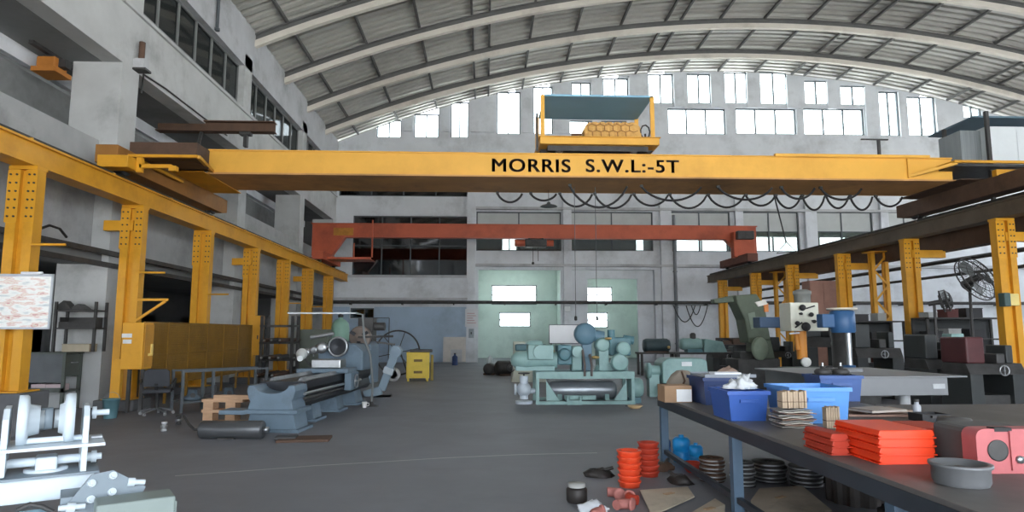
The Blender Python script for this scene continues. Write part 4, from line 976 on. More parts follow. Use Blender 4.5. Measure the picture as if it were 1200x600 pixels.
# cable trays along the left wall
for z, x in ((3.28, -8.16), (3.02, -8.19)):
    k = MB(); k.box(x-.1, x, 6, D-.7, z, z+.1)
    tag(k.build('cable_tray', M_dsteel), ('dark cable tray under the left wall parapets' if z > 3.2 else 'lower dark cable tray under the left wall parapets'), 'cable tray')
q = MB(); q.tube([atX(x, y, -8.13) for x, y in ((47, 268), (58, 264), (70, 268), (78, 278))], .025, 6); k = q.build('hanging_cable', M_black); tag(k, 'short loop of black cable sagging over the cable tray at the left', 'cable')
# ================================================================== WHITE CRANE CARRIAGE IN THE LEFT FOREGROUND
M_wp = mat('glossy white primer', (196, 207, 214), .35, var=.03, scale=3)
M_gp = mat('grey primed plate', (122, 134, 142), .5, var=.06)
YW = 3.7
# the frame stands square to the line of sight: a is its axle direction, n points away from the eye
o0 = atY(55, 520, YW); n_w = Vector((o0.x, o0.y, 0)).normalized(); a_w = Vector((n_w.y, -n_w.x, 0))
O = Vector((o0.x, YW, 0))
def wp(px, py, Y=YW):
    d = ray(px, py); t = ((O-EYE).dot(n_w)+(Y-YW))/d.dot(n_w); q = EYE+d*t
    return Vector((O.x+(q-O).dot(a_w), Y, q.z))
wf = thing('crane_end_frame', 'white primed crane wheel frame with two flanged wheels in the left foreground', 'wheel frame', tuple(O), math.atan2(a_w.y, a_w.x))
def WL(mb): mb.v = [p-O for p in mb.v]; return mb
zb0, zb1 = wp(0, 588).z, wp(0, 560).z
# big box beam
x0 = wp(-90, 570).x; x1 = wp(108, 570).x
WL(MB().box(x0, x1, YW-.12, YW+.28, zb0, zb1)).build('box_beam', M_wp, wf, .008)
WL(MB().box(x0, x1+.02, YW-.15, YW+.31, zb1, zb1+.012)).build('beam_top_plate', M_gp, wf)
# side plates
for pa, pb, t_, bt in ((0, 12, 478, 556), (91, 107, 474, 552), (-60, -48, 478, 556)):
    a, b = wp(pa, bt), wp(pb, t_); xm = (a.x+b.x)/2
    p = MB(); yy = [(-.17, a.z), (.17, a.z), (.17, b.z-.05), (.1, b.z), (-.1, b.z), (-.17, b.z-.05)]
    p.prism([(YW+.05+y, z) for y, z in yy], xm-.014, xm+.014, 'X'); WL(p).build('side_plate', M_wp, wf, .003)
# wheels: flange disc, tread, hub turned about X
za = wp(50, 492).z
def wheel(xf, xh, name_flip, R=.135):
    s = 1 if xh > xf else -1; w = abs(xh-xf)
    m = MB(); m.lathe([(.02, 0), (R, 0), (R, .035), (R*.93, .045), (.085, .05), (.075, w), (.02, w)], (0, 0, 0), 'X', 40, Matrix.Translation((xf, YW+.02, za)) @ Matrix.Scale(s, 4, (1, 0, 0)))
    o = WL(m).build('wheel', M_wp, wf)
    g = MB(); g.lathe([(.05, w-.004), (.05, w+.02), (.02, w+.02)], (0, 0, 0), 'X', 28, Matrix.Translation((xf, YW+.02, za)) @ Matrix.Scale(s, 4, (1, 0, 0))); WL(g).build('hub_cap', mat('grey hub', (150, 158, 162), .4, .3), o)
wheel(wp(21, 490).x, wp(47, 490).x, 1); wheel(wp(95, 490).x-.03, wp(69, 490).x, 1)
m = MB(); m.lathe([(.0, 0), (.06, 0), (.06, .06), (.0, .06)], (wp(46, 490).x, YW+.05, za), 'X', 24); WL(m).build('bearing', M_gp, wf)
# axle with bolt end
m = MB(); m.cyl((wp(107, 488).x, YW+.02, za+.02), (wp(128, 488).x, YW+.02, za+.02), .016, n=14).cyl((wp(108, 488).x, YW+.02, za+.02), (wp(113, 488).x, YW+.02, za+.02), .036, n=6); WL(m).build('axle_bolt', M_wp, wf)
m = MB(); m.cyl((wp(107, 515).x, YW+.02, wp(110, 513).z), (wp(120, 515).x, YW+.02, wp(110, 513).z), .014, n=6); WL(m).build('small_bolt', mat('zinc', (160, 164, 168), .4, .6), wf)
# horizontal guide plate
a = wp(0, 526); b = wp(121, 520)
WL(MB().box(wp(-70, 526).x, b.x, YW-.16, YW+.2, a.z-.004, a.z+.012)).build('guide_plate', M_wp, wf)
m = MB(); m.cyl((wp(20, 516).x, YW-.02, a.z+.03), (wp(96, 516).x, YW-.02, a.z+.03), .016, n=12); WL(m).build('tie_rod', M_wp, wf)
# lower axle with block
zl = wp(60, 540).z
m = MB(); m.cyl((wp(-50, 540).x, YW+.02, zl), (wp(107, 540).x, YW+.02, zl), .024, n=16); WL(m).build('axle', M_wp, wf)
m = MB(); m.cyl((wp(107, 538).x, YW+.02, zl), (wp(119, 538).x, YW+.02, zl), .018, n=12).cyl((wp(107, 538).x, YW+.02, zl), (wp(113, 538).x, YW+.02, zl), .036, n=6); WL(m).build('axle_nut', M_wp, wf)
a = wp(40, 557); b = wp(68, 533)
WL(MB().box(a.x, b.x, YW-.05, YW+.09, a.z, b.z)).build('pivot_block', M_wp, wf, .01)
m = MB(); m.lathe([(.1, zb1+.012), (.1, zb1+.024), (.07, zb1+.03), (.06, a.z-.001)], ((a.x+b.x)/2, YW+.03, 0), 'Z', 28); WL(m).build('pivot_flange', M_wp, wf)
# bolted grey end plate (seen obliquely)
pp_ = [(70, 602), (108, 556), (133, 551), (171, 570), (163, 585), (120, 612)]
pl3 = [wp(x, y, 3.35) for x, y in pp_]
m = MB(); n_ = Vector((.25, -1, .35)).normalized(); m.add([p for p in pl3]+[p-n_*.02 for p in pl3], [tuple(range(6)), tuple(range(11, 5, -1))]+[(i, 6+i, 6+(i+1) % 6, (i+1) % 6) for i in range(6)])
ep = WL(m).build('end_plate', M_gp, wf)
for x, y in ((108, 566), (133, 557), (132, 576), (107, 585)):
    c = wp(x, y, 3.335); WL(MB().cyl(c, c+n_*.012*1.0, .014, n=6).cyl(c-n_*.02, c, .019, n=14)).build('bolt', M_wp, ep)
c = wp(150, 565, 3.34); WL(MB().cyl(c, wp(170, 565, 3.34), .014, n=10).cyl(c, wp(158, 565, 3.34), .024, n=6)).build('stud', M_wp, wf)
c = wp(68, 596, 3.32); WL(MB().cyl(c, wp(100, 593, 3.32), .014, n=10).cyl(wp(78, 595, 3.32), wp(88, 595, 3.32), .026, n=6)).build('stud', M_wp, wf)
# hoses on the top at the bottom edge
m = MB(); m.tube([wp(x, y, 3.4) for x, y in ((20, 598), (35, 591), (50, 594), (62, 600))], .012, 8); WL(m).build('hose', M_dsteel, wf)
m = MB(); m.box(x0, wp(60, 595, 3.4).x, 3.3, 3.55, zb0-.06, zb0-.03); WL(m).build('lower_plate', mat('pale blue primer', (170, 205, 220), .4), wf)
m = MB(); m.bar((x0+.1, YW, zb0-.005), (x0+.1, YW, 0), .08); WL(m).build('trestle_leg', M_gp, wf); m = MB(); m.bar((x1-.1, YW, zb0-.005), (x1-.1, YW, 0), .08); WL(m).build('trestle_leg', M_gp, wf)
m = MB(); m.box(wp(70, 602, 3.35).x, wp(120, 602, 3.35).x, 3.36, YW-.121, zb0-.02, zb0+.05); WL(m).build('gusset', M_gp, wf)
# grey box beside it
a = wp(112, 602, 3.1); b = wp(205, 602, 3.1); zt_ = wp(160, 587, 3.1).z; zq = wp(160, 578, 3.32).z
bl = (a.x+b.x)/2-O.x; ps = O+a_w*bl+n_w*(3.1-YW); hw = (b.x-a.x)/2
gb = thing('steel_box', 'grey green steel box corner at the foot of the white wheel frame', 'box', (ps.x, ps.y, 0), math.atan2(a_w.y, a_w.x))
MB().box(-hw, hw, 0, .2, .05, zt_).build('body', mat('grey green sheet', (128, 140, 136), .5, var=.06), gb, .01)
MB().box(hw+.001, hw+.009, .02, .18, .1, zt_-.03).build('side_cover', mat('grey green sheet', (128, 140, 136)), gb)
for x in (-hw+.04, hw-.04): MB().box(x-.03, x+.03, .03, .17, 0, .05).build('foot', M_dsteel, gb)
MB().cyl((hw-.05, .0, zt_-.1), (hw-.05, -.012, zt_-.1), .008, n=8).build('screw', M_steel, gb)
# ================================================================== COMPRESSOR AND TEAL MACHINES
M_tl = mat('sea green machine paint', (136, 168, 164), .42, var=.08, scale=3, dirt=(60, 90, 92), dirt_amt=.5)
M_tl2 = mat('deep teal paint', (84, 122, 130), .45, var=.1, dirt=(45, 70, 78))
M_brass = mat('brass', (214, 180, 120), .3, .8)
fl_ = atZ(630, 474, 0); Yc = fl_.y
cmp_ = thing('compressor_skid', 'sea green gas compressor skid with a grey tank in the middle of the hall', 'compressor', (fl_.x, Yc, 0))
s = Yc/760*1.008   # metres per photo pixel at the skid
def cx(px): return (px-630)*s
def czz(py): return (474-py)*s
W_ = cx(740); zr0, zr1 = czz(445), czz(437)
for y in (0, .95):
    MB().box(-.04, W_+.04, y-.06, y+.06, zr0, zr1).build('top_rail', M_tl, cmp_, .005); MB().box(-.04, W_+.04, y-.05, y+.05, 0, .07).build('bottom_rail', M_tl, cmp_)
    for x in (0, W_): MB().box(x-.035, x+.035, y-.045, y+.045, .07, zr0).build('post', M_tl, cmp_)
MB().box(-.02, W_+.02, .06, .89, zr1-.03, zr1).build('deck', M_tl2, cmp_)
ra = czz(460); rt = .21
m = MB(); xa, xb = cx(646), cx(724); m.lathe([(.0, xa-.05), (.1, xa-.04), (.18, xa), (rt, xa+.06), (rt, xb-.06), (.18, xb), (.1, xb+.04), (.0, xb+.05)], (0, .5, ra), 'X', 36); tank = m.build('tank', mat('grey steel tank', (146, 152, 156), .32, .55, var=.1, scale=3), cmp_)
for x in (xa+.22, xb-.22): MB().prism([(.22, .06), (.78, .06), (.7, ra-.08), (.3, ra-.08)], x-.05, x+.05, 'X').build('saddle', M_tl, cmp_)
MB().box(cx(661), cx(697), -.03, .02, .1, czz(464)).build('guard_plate', M_tl, cmp_)
for sx, x in ((1, cx(640)), (-1, cx(733))): MB().prism([(x-sx*.0, .08), (x+sx*.3, .08), (x, zr0-.05)], -.02, .02, 'Y').build('gusset', M_tl, cmp_)
m = MB(); m.lathe([(.0, cx(738)), (.2, cx(738)), (.23, cx(740)), (.23, cx(752)), (.19, cx(755)), (0, cx(756))], (0, .35, czz(457)), 'X', 32); m.build('end_drum', M_tl, cmp_)
MB().box(cx(738), cx(752), .2, .5, 0, czz(468)).build('drum_foot', M_tl2, cmp_)
m = MB(); m.box(cx(663), cx(680), -.12, .05, -.0, .1).cyl((cx(664), -.1, .1), (cx(664), -.1, .18), .04, n=10).cyl((cx(679), -.1, .1), (cx(679), -.1, .18), .04, n=10); m.build('drain_block', M_tl, cmp_)
# white valve on the left end
vx = cx(615); m = MB(); m.cyl((vx, .2, .28), (-.04, .2, .28), .06).cyl((vx, .2, .1), (vx, .2, .62), .1, n=18).sphere((vx, .2, .32), .17, 16).cyl((vx-.22, .2, .32), (vx-.17, .2, .32), .13, n=16).cyl((vx, .2, .0), (vx, .2, .06), .2, n=18); m.build('valve', mat('pale grey valve', (190, 200, 208), .4), cmp_)
m = MB(); m.tube([(vx+.12*math.cos(i*PI/8), .2+.12*math.sin(i*PI/8), .68) for i in range(16)], .015, 6, True).cyl((vx, .2, .6), (vx, .2, .7), .02, n=8).bar((vx-.12, .2, .68), (vx+.12, .2, .68), .02); m.build('hand_wheel', M_dsteel, cmp_)
# machinery on the deck: horizontal compressor (left)
def zz(py): return czz(py)
m = MB(); m.lathe([(.0, cx(600)), (.1, cx(601)), (.2, cx(607)), (.22, cx(618)), (.2, cx(632)), (.2, cx(655))], (0, .5, zz(425)), 'X', 28); m.box(cx(606), cx(652), .35, .65, zr1, zz(432)); m.build('compressor_body', M_tl, cmp_)
m = MB(); m.box(cx(620), cx(650), .2, .85, zz(424), zz(407)); m.cyl((cx(634), .1, zz(415)), (cx(634), .2, zz(415)), .16); m.lathe([(.18, 0), (.2, .04), (.16, .1), (0, .12)], (cx(629), .5, zz(407)), 'Z'); m.build('cylinder_block', M_tl, cmp_, .02)
m = MB(); m.lathe([(.05, 0), (.09, .02), (.09, .06), (.03, .08), (0, .08)], (cx(647), .3, zz(416)), 'Z', 18); m.build('brass_cap', M_brass, cmp_)
m = MB(); m.box(cx(655), cx(672), .25, .8, zz(430), zz(407)); m.lathe([(.0, -.12), (.13, -.12), (.15, 0), (.15, .1)], ((cx(663)), .25, zz(418)), 'Y', 22); m.build('crank_case', M_tl2, cmp_, .03)
m = MB(); m.box(cx(672), cx(684), .3, .75, zr1, zz(408)); m.cyl((cx(678), .3, zz(415)), (cx(678), .15, zz(415)), .13); m.build('pump_block', M_tl, cmp_, .03)
for i, (p0, p1) in enumerate(((682, 412), (690, 420))):
    x = cx(p0+2); m = MB(); m.tube([(x, -.08, zz(442)), (x, -.1, zz(430)), (x-.02, .0, zz(418)), (x, .2, zz(p1))], .028, 8); m.build('pipe', mat('dull brown pipe', (92, 84, 80), .5), cmp_)
# big blue drum standing behind on a stem, right side pump with two round covers
m = MB(); m.lathe([(.0, -.18), (.2, -.17), (.26, -.1), (.26, .1), (.2, .16), (0, .17)], (cx(690), .55, zz(394)), 'Y', 30); m.box(cx(686), cx(697), .45, .65, zr1, zz(402)); m.cyl((cx(690), .55, zz(394)), (cx(712), .55, zz(398)), .14); m.build('motor', mat('slate blue paint', (88, 118, 134), .45, var=.1), cmp_)
m = MB(); m.box(cx(704), cx(716), .3, .8, zr1, zz(405)); m.lathe([(.0, -.02), (.14, -.02), (.17, .05), (.17, .3)], (cx(709), .28, zz(407)), 'Y', 24); m.lathe([(.2, zr1), (.18, .1+zr1), (.1, .14+zr1), (.1, .2+zr1)], (cx(710), .5, 0), 'Z'); m.build('pump_housing', M_tl, cmp_, .02)
m = MB(); m.lathe([(.0, -.03), (.13, -.03), (.16, .0), (.16, .08), (.0, .1)], (cx(732), .15, zz(411)), 'Y', 26); m.cyl((cx(732), .15, zz(411)), (cx(732), .6, zz(411)), .08); m.build('round_cover', M_tl, cmp_)
m = MB(); m.lathe([(.0, -.05), (.17, -.05), (.2, .0), (.2, .12), (.12, .2), (.12, .5), (0, .5)], (cx(727), .12, zz(427)), 'Y', 26); m.box(cx(714), cx(738), .3, .8, zr1, zz(428)); m.build('gear_housing', M_tl, cmp_, .01)
m = MB(); m.lathe([(.05, 0), (.09, .02), (.09, .06), (0, .07)], (cx(699), .2, zz(423)), 'Z', 18); m.build('brass_cap', M_brass, cmp_)
m = MB(); m.lathe([(.05, 0), (.08, .02), (.08, .05), (0, .06)], (cx(714), .15, zz(407)+.12), 'Z', 18); m.build('brass_cap', M_brass, cmp_)
m = MB(); m.box(cx(718), cx(745), .5, 1.0, zz(420), zz(398)); m.cyl((cx(722), .6, zz(398)), (cx(722), .6, zz(389)), .09); m.cyl((cx(738), .7, zz(400)), (cx(750), .7, zz(402)), .1); m.build('drive_motor', M_tl2, cmp_, .04)
p = atZ(741, 477, 0); k = thing('brass_dish', 'small tan dish on the floor under the compressor drum', 'dish', (p.x, p.y-.25, 0)); MB().lathe([(.1, 0), (.17, .06), (.16, .06), (.09, .015), (0, .015)], n=22).build('dish', mat('tan dish', (200, 172, 130), .5), k); MB().box(-.2, -.15, -.04, .04, .045, .06).build('handle', M_dsteel, k)
# cream machine behind left
p = atZ(620, 447, 0)
cm = thing('grinding_machine', 'cream machine tool with a long table behind the compressor', 'machine', (p.x, p.y, 0)); s2 = p.y/760
M_cr = mat('cream machine paint', (196, 200, 184), .5, var=.06, dirt=(120, 128, 120))
MB().prism([(-.6, 0), (.55, 0), (.5, .55), (-.5, .55)], -.3, .4, 'Y').build('base', M_cr, cm, .02); MB().box(-.55, .95, -.35, .3, .72, .82).build('work_table', M_cr, cm); MB().box(-.5, .9, -.2, .2, .55, .72).build('saddle', M_tl, cm, .02)
MB().box(-.5, -.1, .3, .7, .0, 1.3).build('column', M_cr, cm, .03); MB().box(-.45, .6, .1, .6, 1.0, 1.22).build('wheel_head', M_tl2, cm, .04)
MB().lathe([(0, -.06), (.2, -.06), (.2, .02), (0, .02)], (.45, .05, .98), 'Y', 24).build('wheel_guard', M_cr, cm)
m = MB(); m.tube([(-.6, -.4+.0, .62)]+[(-.62+.14*math.cos(i*PI/6), -.4, .48+.14*math.sin(i*PI/6)) for i in range(12)], .016, 6).cyl((-.62, -.4, .48), (-.62, -.3, .48), .03, n=10); m.build('hand_wheel', M_dsteel, cm)
# small white jug and black pile left of it
p = atZ(574, 426, 0); k = thing('jug', 'small white jug on the floor by the left doorway', 'jug', (p.x, p.y-.2, 0)); MB().lathe([(.13, 0), (.15, .03), (.15, .28), (.06, .36), (.06, .42), (0, .42)], n=18).build('body', mat('white jug', (205, 212, 212), .5), k); MB().tube([(.06, 0, .4), (.16, 0, .38), (.17, 0, .28), (.14, 0, .25)], .014, 6).build('handle', mat('white jug', (205, 212, 212)), k)
p = atZ(590, 440, 0)
for i, (dx, dy, r, l) in enumerate(((0, 0, .28, 'dark motor housing on the floor left of the cream machine'), (-.5, .5, .22, 'smaller dark motor housing beside the white jug'))):
    k = thing('motor_housing', l, 'motor', (p.x+dx, p.y+dy, 0), .3+i); MB().lathe([(0, -.3), (r*.7, -.3), (r, -.22), (r, .22), (r*.7, .3), (0, .3)], (0, 0, r), 'X', 22).build('housing', M_dsteel, k); MB().box(-.2, .2, -r, r, 0, .06).build('foot', M_rust, k); MB().cyl((.3, 0, r), (.45, 0, r), .04, n=10).build('shaft', M_steel, k)
# whiteboard on legs at the pilaster between the doorways
a = atY(644, 402, 34.8); b = atY(684, 381, 34.8)
k = thing('whiteboard', 'blank whiteboard on a stand between the two doorways', 'board', ((a.x+b.x)/2, 34.8, 0)); hw = (b.x-a.x)/2
MB().box(-hw, hw, 0, .03, a.z, b.z).build('panel', mat('white board', (240, 242, 244), .2, var=.02, spec=.6), k); f = MB()
f.box(-hw-.03, hw+.03, -.01, .04, a.z-.03, a.z).box(-hw-.03, hw+.03, -.01, .04, b.z, b.z+.03).box(-hw-.03, -hw, -.01, .04, a.z, b.z).box(hw, hw+.03, -.01, .04, a.z, b.z); f.build('frame', M_frame, k)
for x in (-hw+.1, hw-.1): MB().box(x-.025, x+.025, .04, .08, 0, b.z).build('leg', M_frame, k); MB().box(x-.025, x+.025, -.25, .35, 0, .04).build('foot', M_frame, k)
# small signs on the back wall
a = atY(662, 365, D-.24); b = atY(668, 359, D-.24); k = thing('wall_sign', 'small square white sign above the whiteboard', 'sign', ((a.x+b.x)/2, D-.23, a.z)); MB().box(-.15, .15, -.02, 0, 0, .3).build('plate', mat('white sign', (225, 228, 228), .5), k); MB().box(-.16, .16, -.012, .005, -.012, 0).box(-.16, .16, -.012, .005, .3, .312).build('rim', M_frame, k)
a = atY(545, 383, D-.24); b = atY(560, 362, D-.24); k = thing('notice_sign', 'white notice sheet on the pilaster left of the doorways', 'notice', ((a.x+b.x)/2, D-.24, a.z)); hw = (b.x-a.x)/2; hh = b.z-a.z
MB().box(-hw, hw, -.015, 0.015, 0, hh).build('sheet', mat('white notice', (218, 220, 222), .7, var=.03), k); q = MB()
for i in range(5): q.box(-hw+.1, hw-.1-.08*(i % 3), -.019, -.015, hh*.2+i*.13, hh*.2+i*.13+.035)
q.build('printed_stripe_pattern', mat('pinkish print', (190, 150, 150), .7), k)
a = atY(549, 396, D-.24); k = thing('switch_box', 'small grey switch box under the white notice sheet', 'switch', (a.x+.15, D-.224, a.z)); MB().box(-.14, .14, -.1, 0, 0, .5).build('body', mat('grey enamel', (150, 160, 165), .5), k, .01); MB().box(-.03, .03, -.13, -.1, .2, .32).build('lever', M_black, k)
# pendant lamp and hanging lines
a = atY(643, 240, 16.9); k = thing('pendant_lamp', 'small flat dark pendant lamp hanging under the yellow crane', 'lamp', (a.x, 16.9, a.z-.05)); MB().lathe([(.23, 0), (.2, .03), (.06, .07), (.04, .12), (0, .12)], n=24).build('lamp_shade', mat('grey enamel lamp', (70, 74, 76), .4), k); MB().cyl((0, 0, .12), (0, 0, 5.379-(a.z-.05)), .008, n=6).build('cord', M_black, k)
a = atY(675, 390, 16.5); b = atY(700, 390, 16.5)
for q, l in ((a, 'left thin hoist rope hanging from the crane trolley'), (b, 'right thin hoist rope hanging from the crane trolley')):
    k = thing('hanging_rope', l, 'rope', (q.x, 16.5, 1.9)); MB().cyl((0, 0, .12), (0, 0, 5.379-1.9), .009, n=6).build('strand', mat('grey wire rope', (96, 104, 104), .5), k); MB().lathe([(.0, 0), (.035, .02), (.035, .1), (.01, .13), (0, .13)], n=12).build('ferrule', M_dsteel, k)
a = atY(907, 228, 17.6); b = atY(922, 297, 17.6); k = thing('hanging_sling', 'black chain sling hanging from the crane to the right runway', 'sling', (b.x, 17.6, b.z)); d = a-b
MB().cyl((0, 0, .3), tuple(d), .02, n=6).build('chain', M_black, k); MB().tube([(0, 0, .32), (-.28, 0, 0), (.28, 0, .05)], .018, 6, True).build('ring', M_black, k)
a = atY(1027, 180, YC+.2); k = thing('signal_post', 'thin dark T-shaped post on top of the yellow girder', 'post', (a.x, YC+.08, 5.983)); hz = atY(1027, 166, YC+.2).z-5.98; MB().box(-.03, .03, -.03, .03, 0, hz).build('post', M_dsteel, k); MB().box(-.45, .25, -.02, .02, hz, hz+.03).build('cross_bar', M_dsteel, k)
q = MB(); zz_ = zp-.16
for p0, p1, sg in ((-.9, .3, .9), (-.2, 1.0, 1.15), (.1, .6, .5)):
    x = wx(800); q.tube([(x+p0+(p1-p0)*i/14, D-.5, zz_-sg*(1-(2*i/14-1)**2)) for i in range(15)], .028, 6)
k = thing('hanging_hose', 'dark hoses hanging in loops from the service pipe right of the drain pipe', 'hose', (wx(800), D-.5, zz_)); XF(q, k).build1('loop', M_black, k)
MB().box(-1.0, 1.1, -.05, .05, .0, .02).build('hook_bar', M_dsteel, k)
# added tube lamps, unseen, to brighten the room behind the doorways
for i, (px, l) in enumerate(((600, 'added unseen tube lamp brightening the room behind the left doorway'), (715, 'added unseen tube lamp brightening the room behind the right doorway'))):
    x = wx(px)*1.06; k = thing('added_room_lamp', l, 'lamp', (x, 38.6, zf-.18)); MB().box(-.9, .9, -.12, .12, .03, .08).build('housing', M_conc, k)
    em = bpy.data.materials.get('added lamp tube') or bpy.data.materials.new('added lamp tube'); em.use_nodes = True; em.node_tree.nodes['Principled BSDF'].inputs['Emission Color'].default_value = (.85, 1, .95, 1); em.node_tree.nodes['Principled BSDF'].inputs['Emission Strength'].default_value = 60
    MB().cyl((-.85, 0, 0), (.85, 0, 0), .028, n=10).build('tube', em, k)
# ---- teal machine at right of the compressor, with panel box
p = atZ(800, 466, 0)
tm = thing('panel_machine', 'sea green machine with a big boxed cover behind the blue work table', 'machine', (p.x, p.y, 0)); s3 = p.y/760
def tx(px): return (px-800)*s3*1.005
def tz(py): return (466-py)*s3*1.005
MB().prism([(tx(778), tz(450)), (tx(832), tz(450)), (tx(830), tz(424)), (tx(824), tz(421)), (tx(784), tz(421)), (tx(777), tz(426))], 0, .8, 'Y').build('cover', M_tl, tm, .03); MB().box(tx(780), tx(830), .05, .75, 0, tz(450)).build('base', M_tl2, tm, .02)
m = MB(); m.cyl((tx(762), .3, tz(436)), (tx(778), .3, tz(436)), .14); m.lathe([(0, -.05), (.2, -.05), (.2, .05), (0, .05)], (tx(764), .3, tz(436)), 'X', 24); m.box(tx(764), tx(776), .2, .5, 0, tz(440)); m.build('drive', M_tl, tm)
MB().box(tx(800), tx(812), -.01, 0, tz(430), tz(425)).build('label_plate', mat('white plate', (220, 224, 224)), tm)
MB().box(tx(772), tx(800), -.15, .0, tz(462), tz(452)).build('step', M_tl, tm, .01)
p = atZ(824, 447, 0); k = thing('small_pump_set', 'small sea green pump set on a dark bench behind the boxed machine', 'pump', (p.x, p.y, 0)); z_ = .95
for x in (-.8, 1.2):
    for y in (0, .7): MB().box(x-.04, x+.04, y-.04, y+.04, 0, z_-.06).build('bench_leg', M_dsteel, k)
MB().box(-.9, 1.3, -.1, .8, z_-.06, z_).build('bench_top', M_dsteel, k)
m = MB(); m.lathe([(0, -.45), (.16, -.45), (.2, -.35), (.2, .2), (.14, .3), (0, .3)], (-.2, .3, z_+.27), 'X', 24); m.build('pump_body', M_tl, k); m = MB(); m.prism([(.1, z_), (.9, z_), (.75, z_+.35), (.15, z_+.45)], .1, .5, 'Y'); m.build('pump_frame', M_tl, k, .02); MB().lathe([(.1, z_+.4), (.1, z_+.6), (.05, z_+.65), (0, z_+.65)], (-.2, .3, 0)).build('valve_top', M_dsteel, k); MB().box(-.45, .05, .1, .5, z_, z_+.1).build('pump_foot', M_tl2, k)
p = atZ(768, 440, 0); k = thing('motor_bench', 'dark bench with a round topped motor right of the second doorway', 'bench', (p.x, p.y, 0))
for x in (-.5, .8):
    for y in (0, .6): MB().box(x-.04, x+.04, y-.04, y+.04, 0, .8).build('leg', M_dsteel, k)
MB().box(-.6, .9, -.05, .65, .8, .86).build('top', M_dsteel, k); MB().lathe([(0, -.5), (.22, -.5), (.26, -.4), (.26, .4), (.2, .5), (0, .5)], (.15, .3, 1.12), 'X', 24).build('motor', mat('dark teal motor', (62, 78, 82), .5, var=.2), k); MB().sphere((.55, .05, 1.05), .06, 12).build('lamp_bulb', mat('amber', (235, 190, 120), .3), k); MB().box(-.3, .6, .1, .5, .86, .9).build('motor_foot', M_rust, k)
# ================================================================== RIGHT FOREGROUND: BLUE WORK TABLE
ZT_ = .8
tb = thing('work_table', 'long dark topped work table with blue steel legs in the right foreground', 'work table', (2.22, 2.2, 0))
M_tt = mat('dark oily table top', (100, 97, 95), .5, var=.15, scale=2, dirt=(66, 64, 62), dirt_amt=.6); M_bl = mat('blue grey leg paint', (76, 98, 118), .5, var=.1, dirt=(50, 64, 80), dirt_amt=.5)
LT = 6.2; WT = 2.1
MB().box(0, WT, 0, LT, ZT_-.03, ZT_).build('top', M_tt, tb, .004)
M_ch = mat('dark slate channel', (52, 58, 66), .5, var=.15)
MB().box(-.0, .05, 0, LT, ZT_-.13, ZT_-.03).build('side_channel', M_ch, tb); MB().box(WT-.05, WT, 0, LT, ZT_-.13, ZT_-.03).build('side_channel', M_ch, tb); MB().box(.05, WT-.05, LT-.05, LT, ZT_-.13, ZT_-.03).build('end_channel', M_ch, tb); MB().box(.05, WT-.05, 0, .05, ZT_-.13, ZT_-.03).build('end_channel', M_ch, tb)
for y in (LT-.12, 3.72, 1.4, .05):
    for x in (.0, WT-.09): MB().box(x, x+.09, y-.045, y+.045, 0, ZT_-.13).build('leg', M_bl, tb, .003)
for x in (.02, WT-.07): MB().box(x, x+.05, .1, LT-.16, .1, .15).build('stretcher', M_ch, tb)
ZT_ += .002
def on_table(px, py): return atZ(px, py, ZT_)
M_bb = mat('blue plastic bin', (54, 92, 168), .4, var=.06); M_bd = mat('navy plastic bin', (40, 58, 100), .45, var=.08); M_bl2 = mat('light blue plastic bin', (86, 144, 210), .4, var=.05)
def bin_(label, x0, x1, y0, y1, h, m, z=ZT_, rz=0):
    k = thing('plastic_bin', label, 'bin', ((x0+x1)/2, y0, z), rz, 'blue bins on the work table'); hw = (x1-x0)/2; d = y1-y0; t = .012; q = .025
    b = MB()
    def ring(w0, d0, z0, w1, d1, z1):
        A = [(-w0, d0, z0), (w0, d0, z0), (w0, d-d0, z0), (-w0, d-d0, z0)]; B = [(-w1, d1, z1), (w1, d1, z1), (w1, d-d1, z1), (-w1, d-d1, z1)]
        b.add(A+B, [(i, (i+1) % 4, 4+(i+1) % 4, 4+i) for i in range(4)])
    ring(hw-q, q, 0, hw, 0, h); ring(hw-q-t, q+t, t, hw-t, t, h); b.add([(-hw+q, q, 0), (hw-q, q, 0), (hw-q, d-q, 0), (-hw+q, d-q, 0)], [(0, 1, 2, 3)]); b.add([(-hw+q+t, q+t, t), (hw-q-t, q+t, t), (hw-q-t, d-q-t, t), (-hw+q+t, d-q-t, t)], [(0, 1, 2, 3)])
    b.build1('body', m, k)
    r = MB(); r.box(-hw-.015, hw+.015, -.015, 0.004, h-.035, h).box(-hw-.015, hw+.015, d-.004, d+.015, h-.035, h).box(-hw-.015, -hw+.004, 0, d, h-.035, h).box(hw-.004, hw+.015, 0, d, h-.035, h); r.build('rim', m, k)
    MB().box(-hw*.45, hw*.45, -.02, -.006, h*.62, h*.72).build('grip', m, k)
    return k
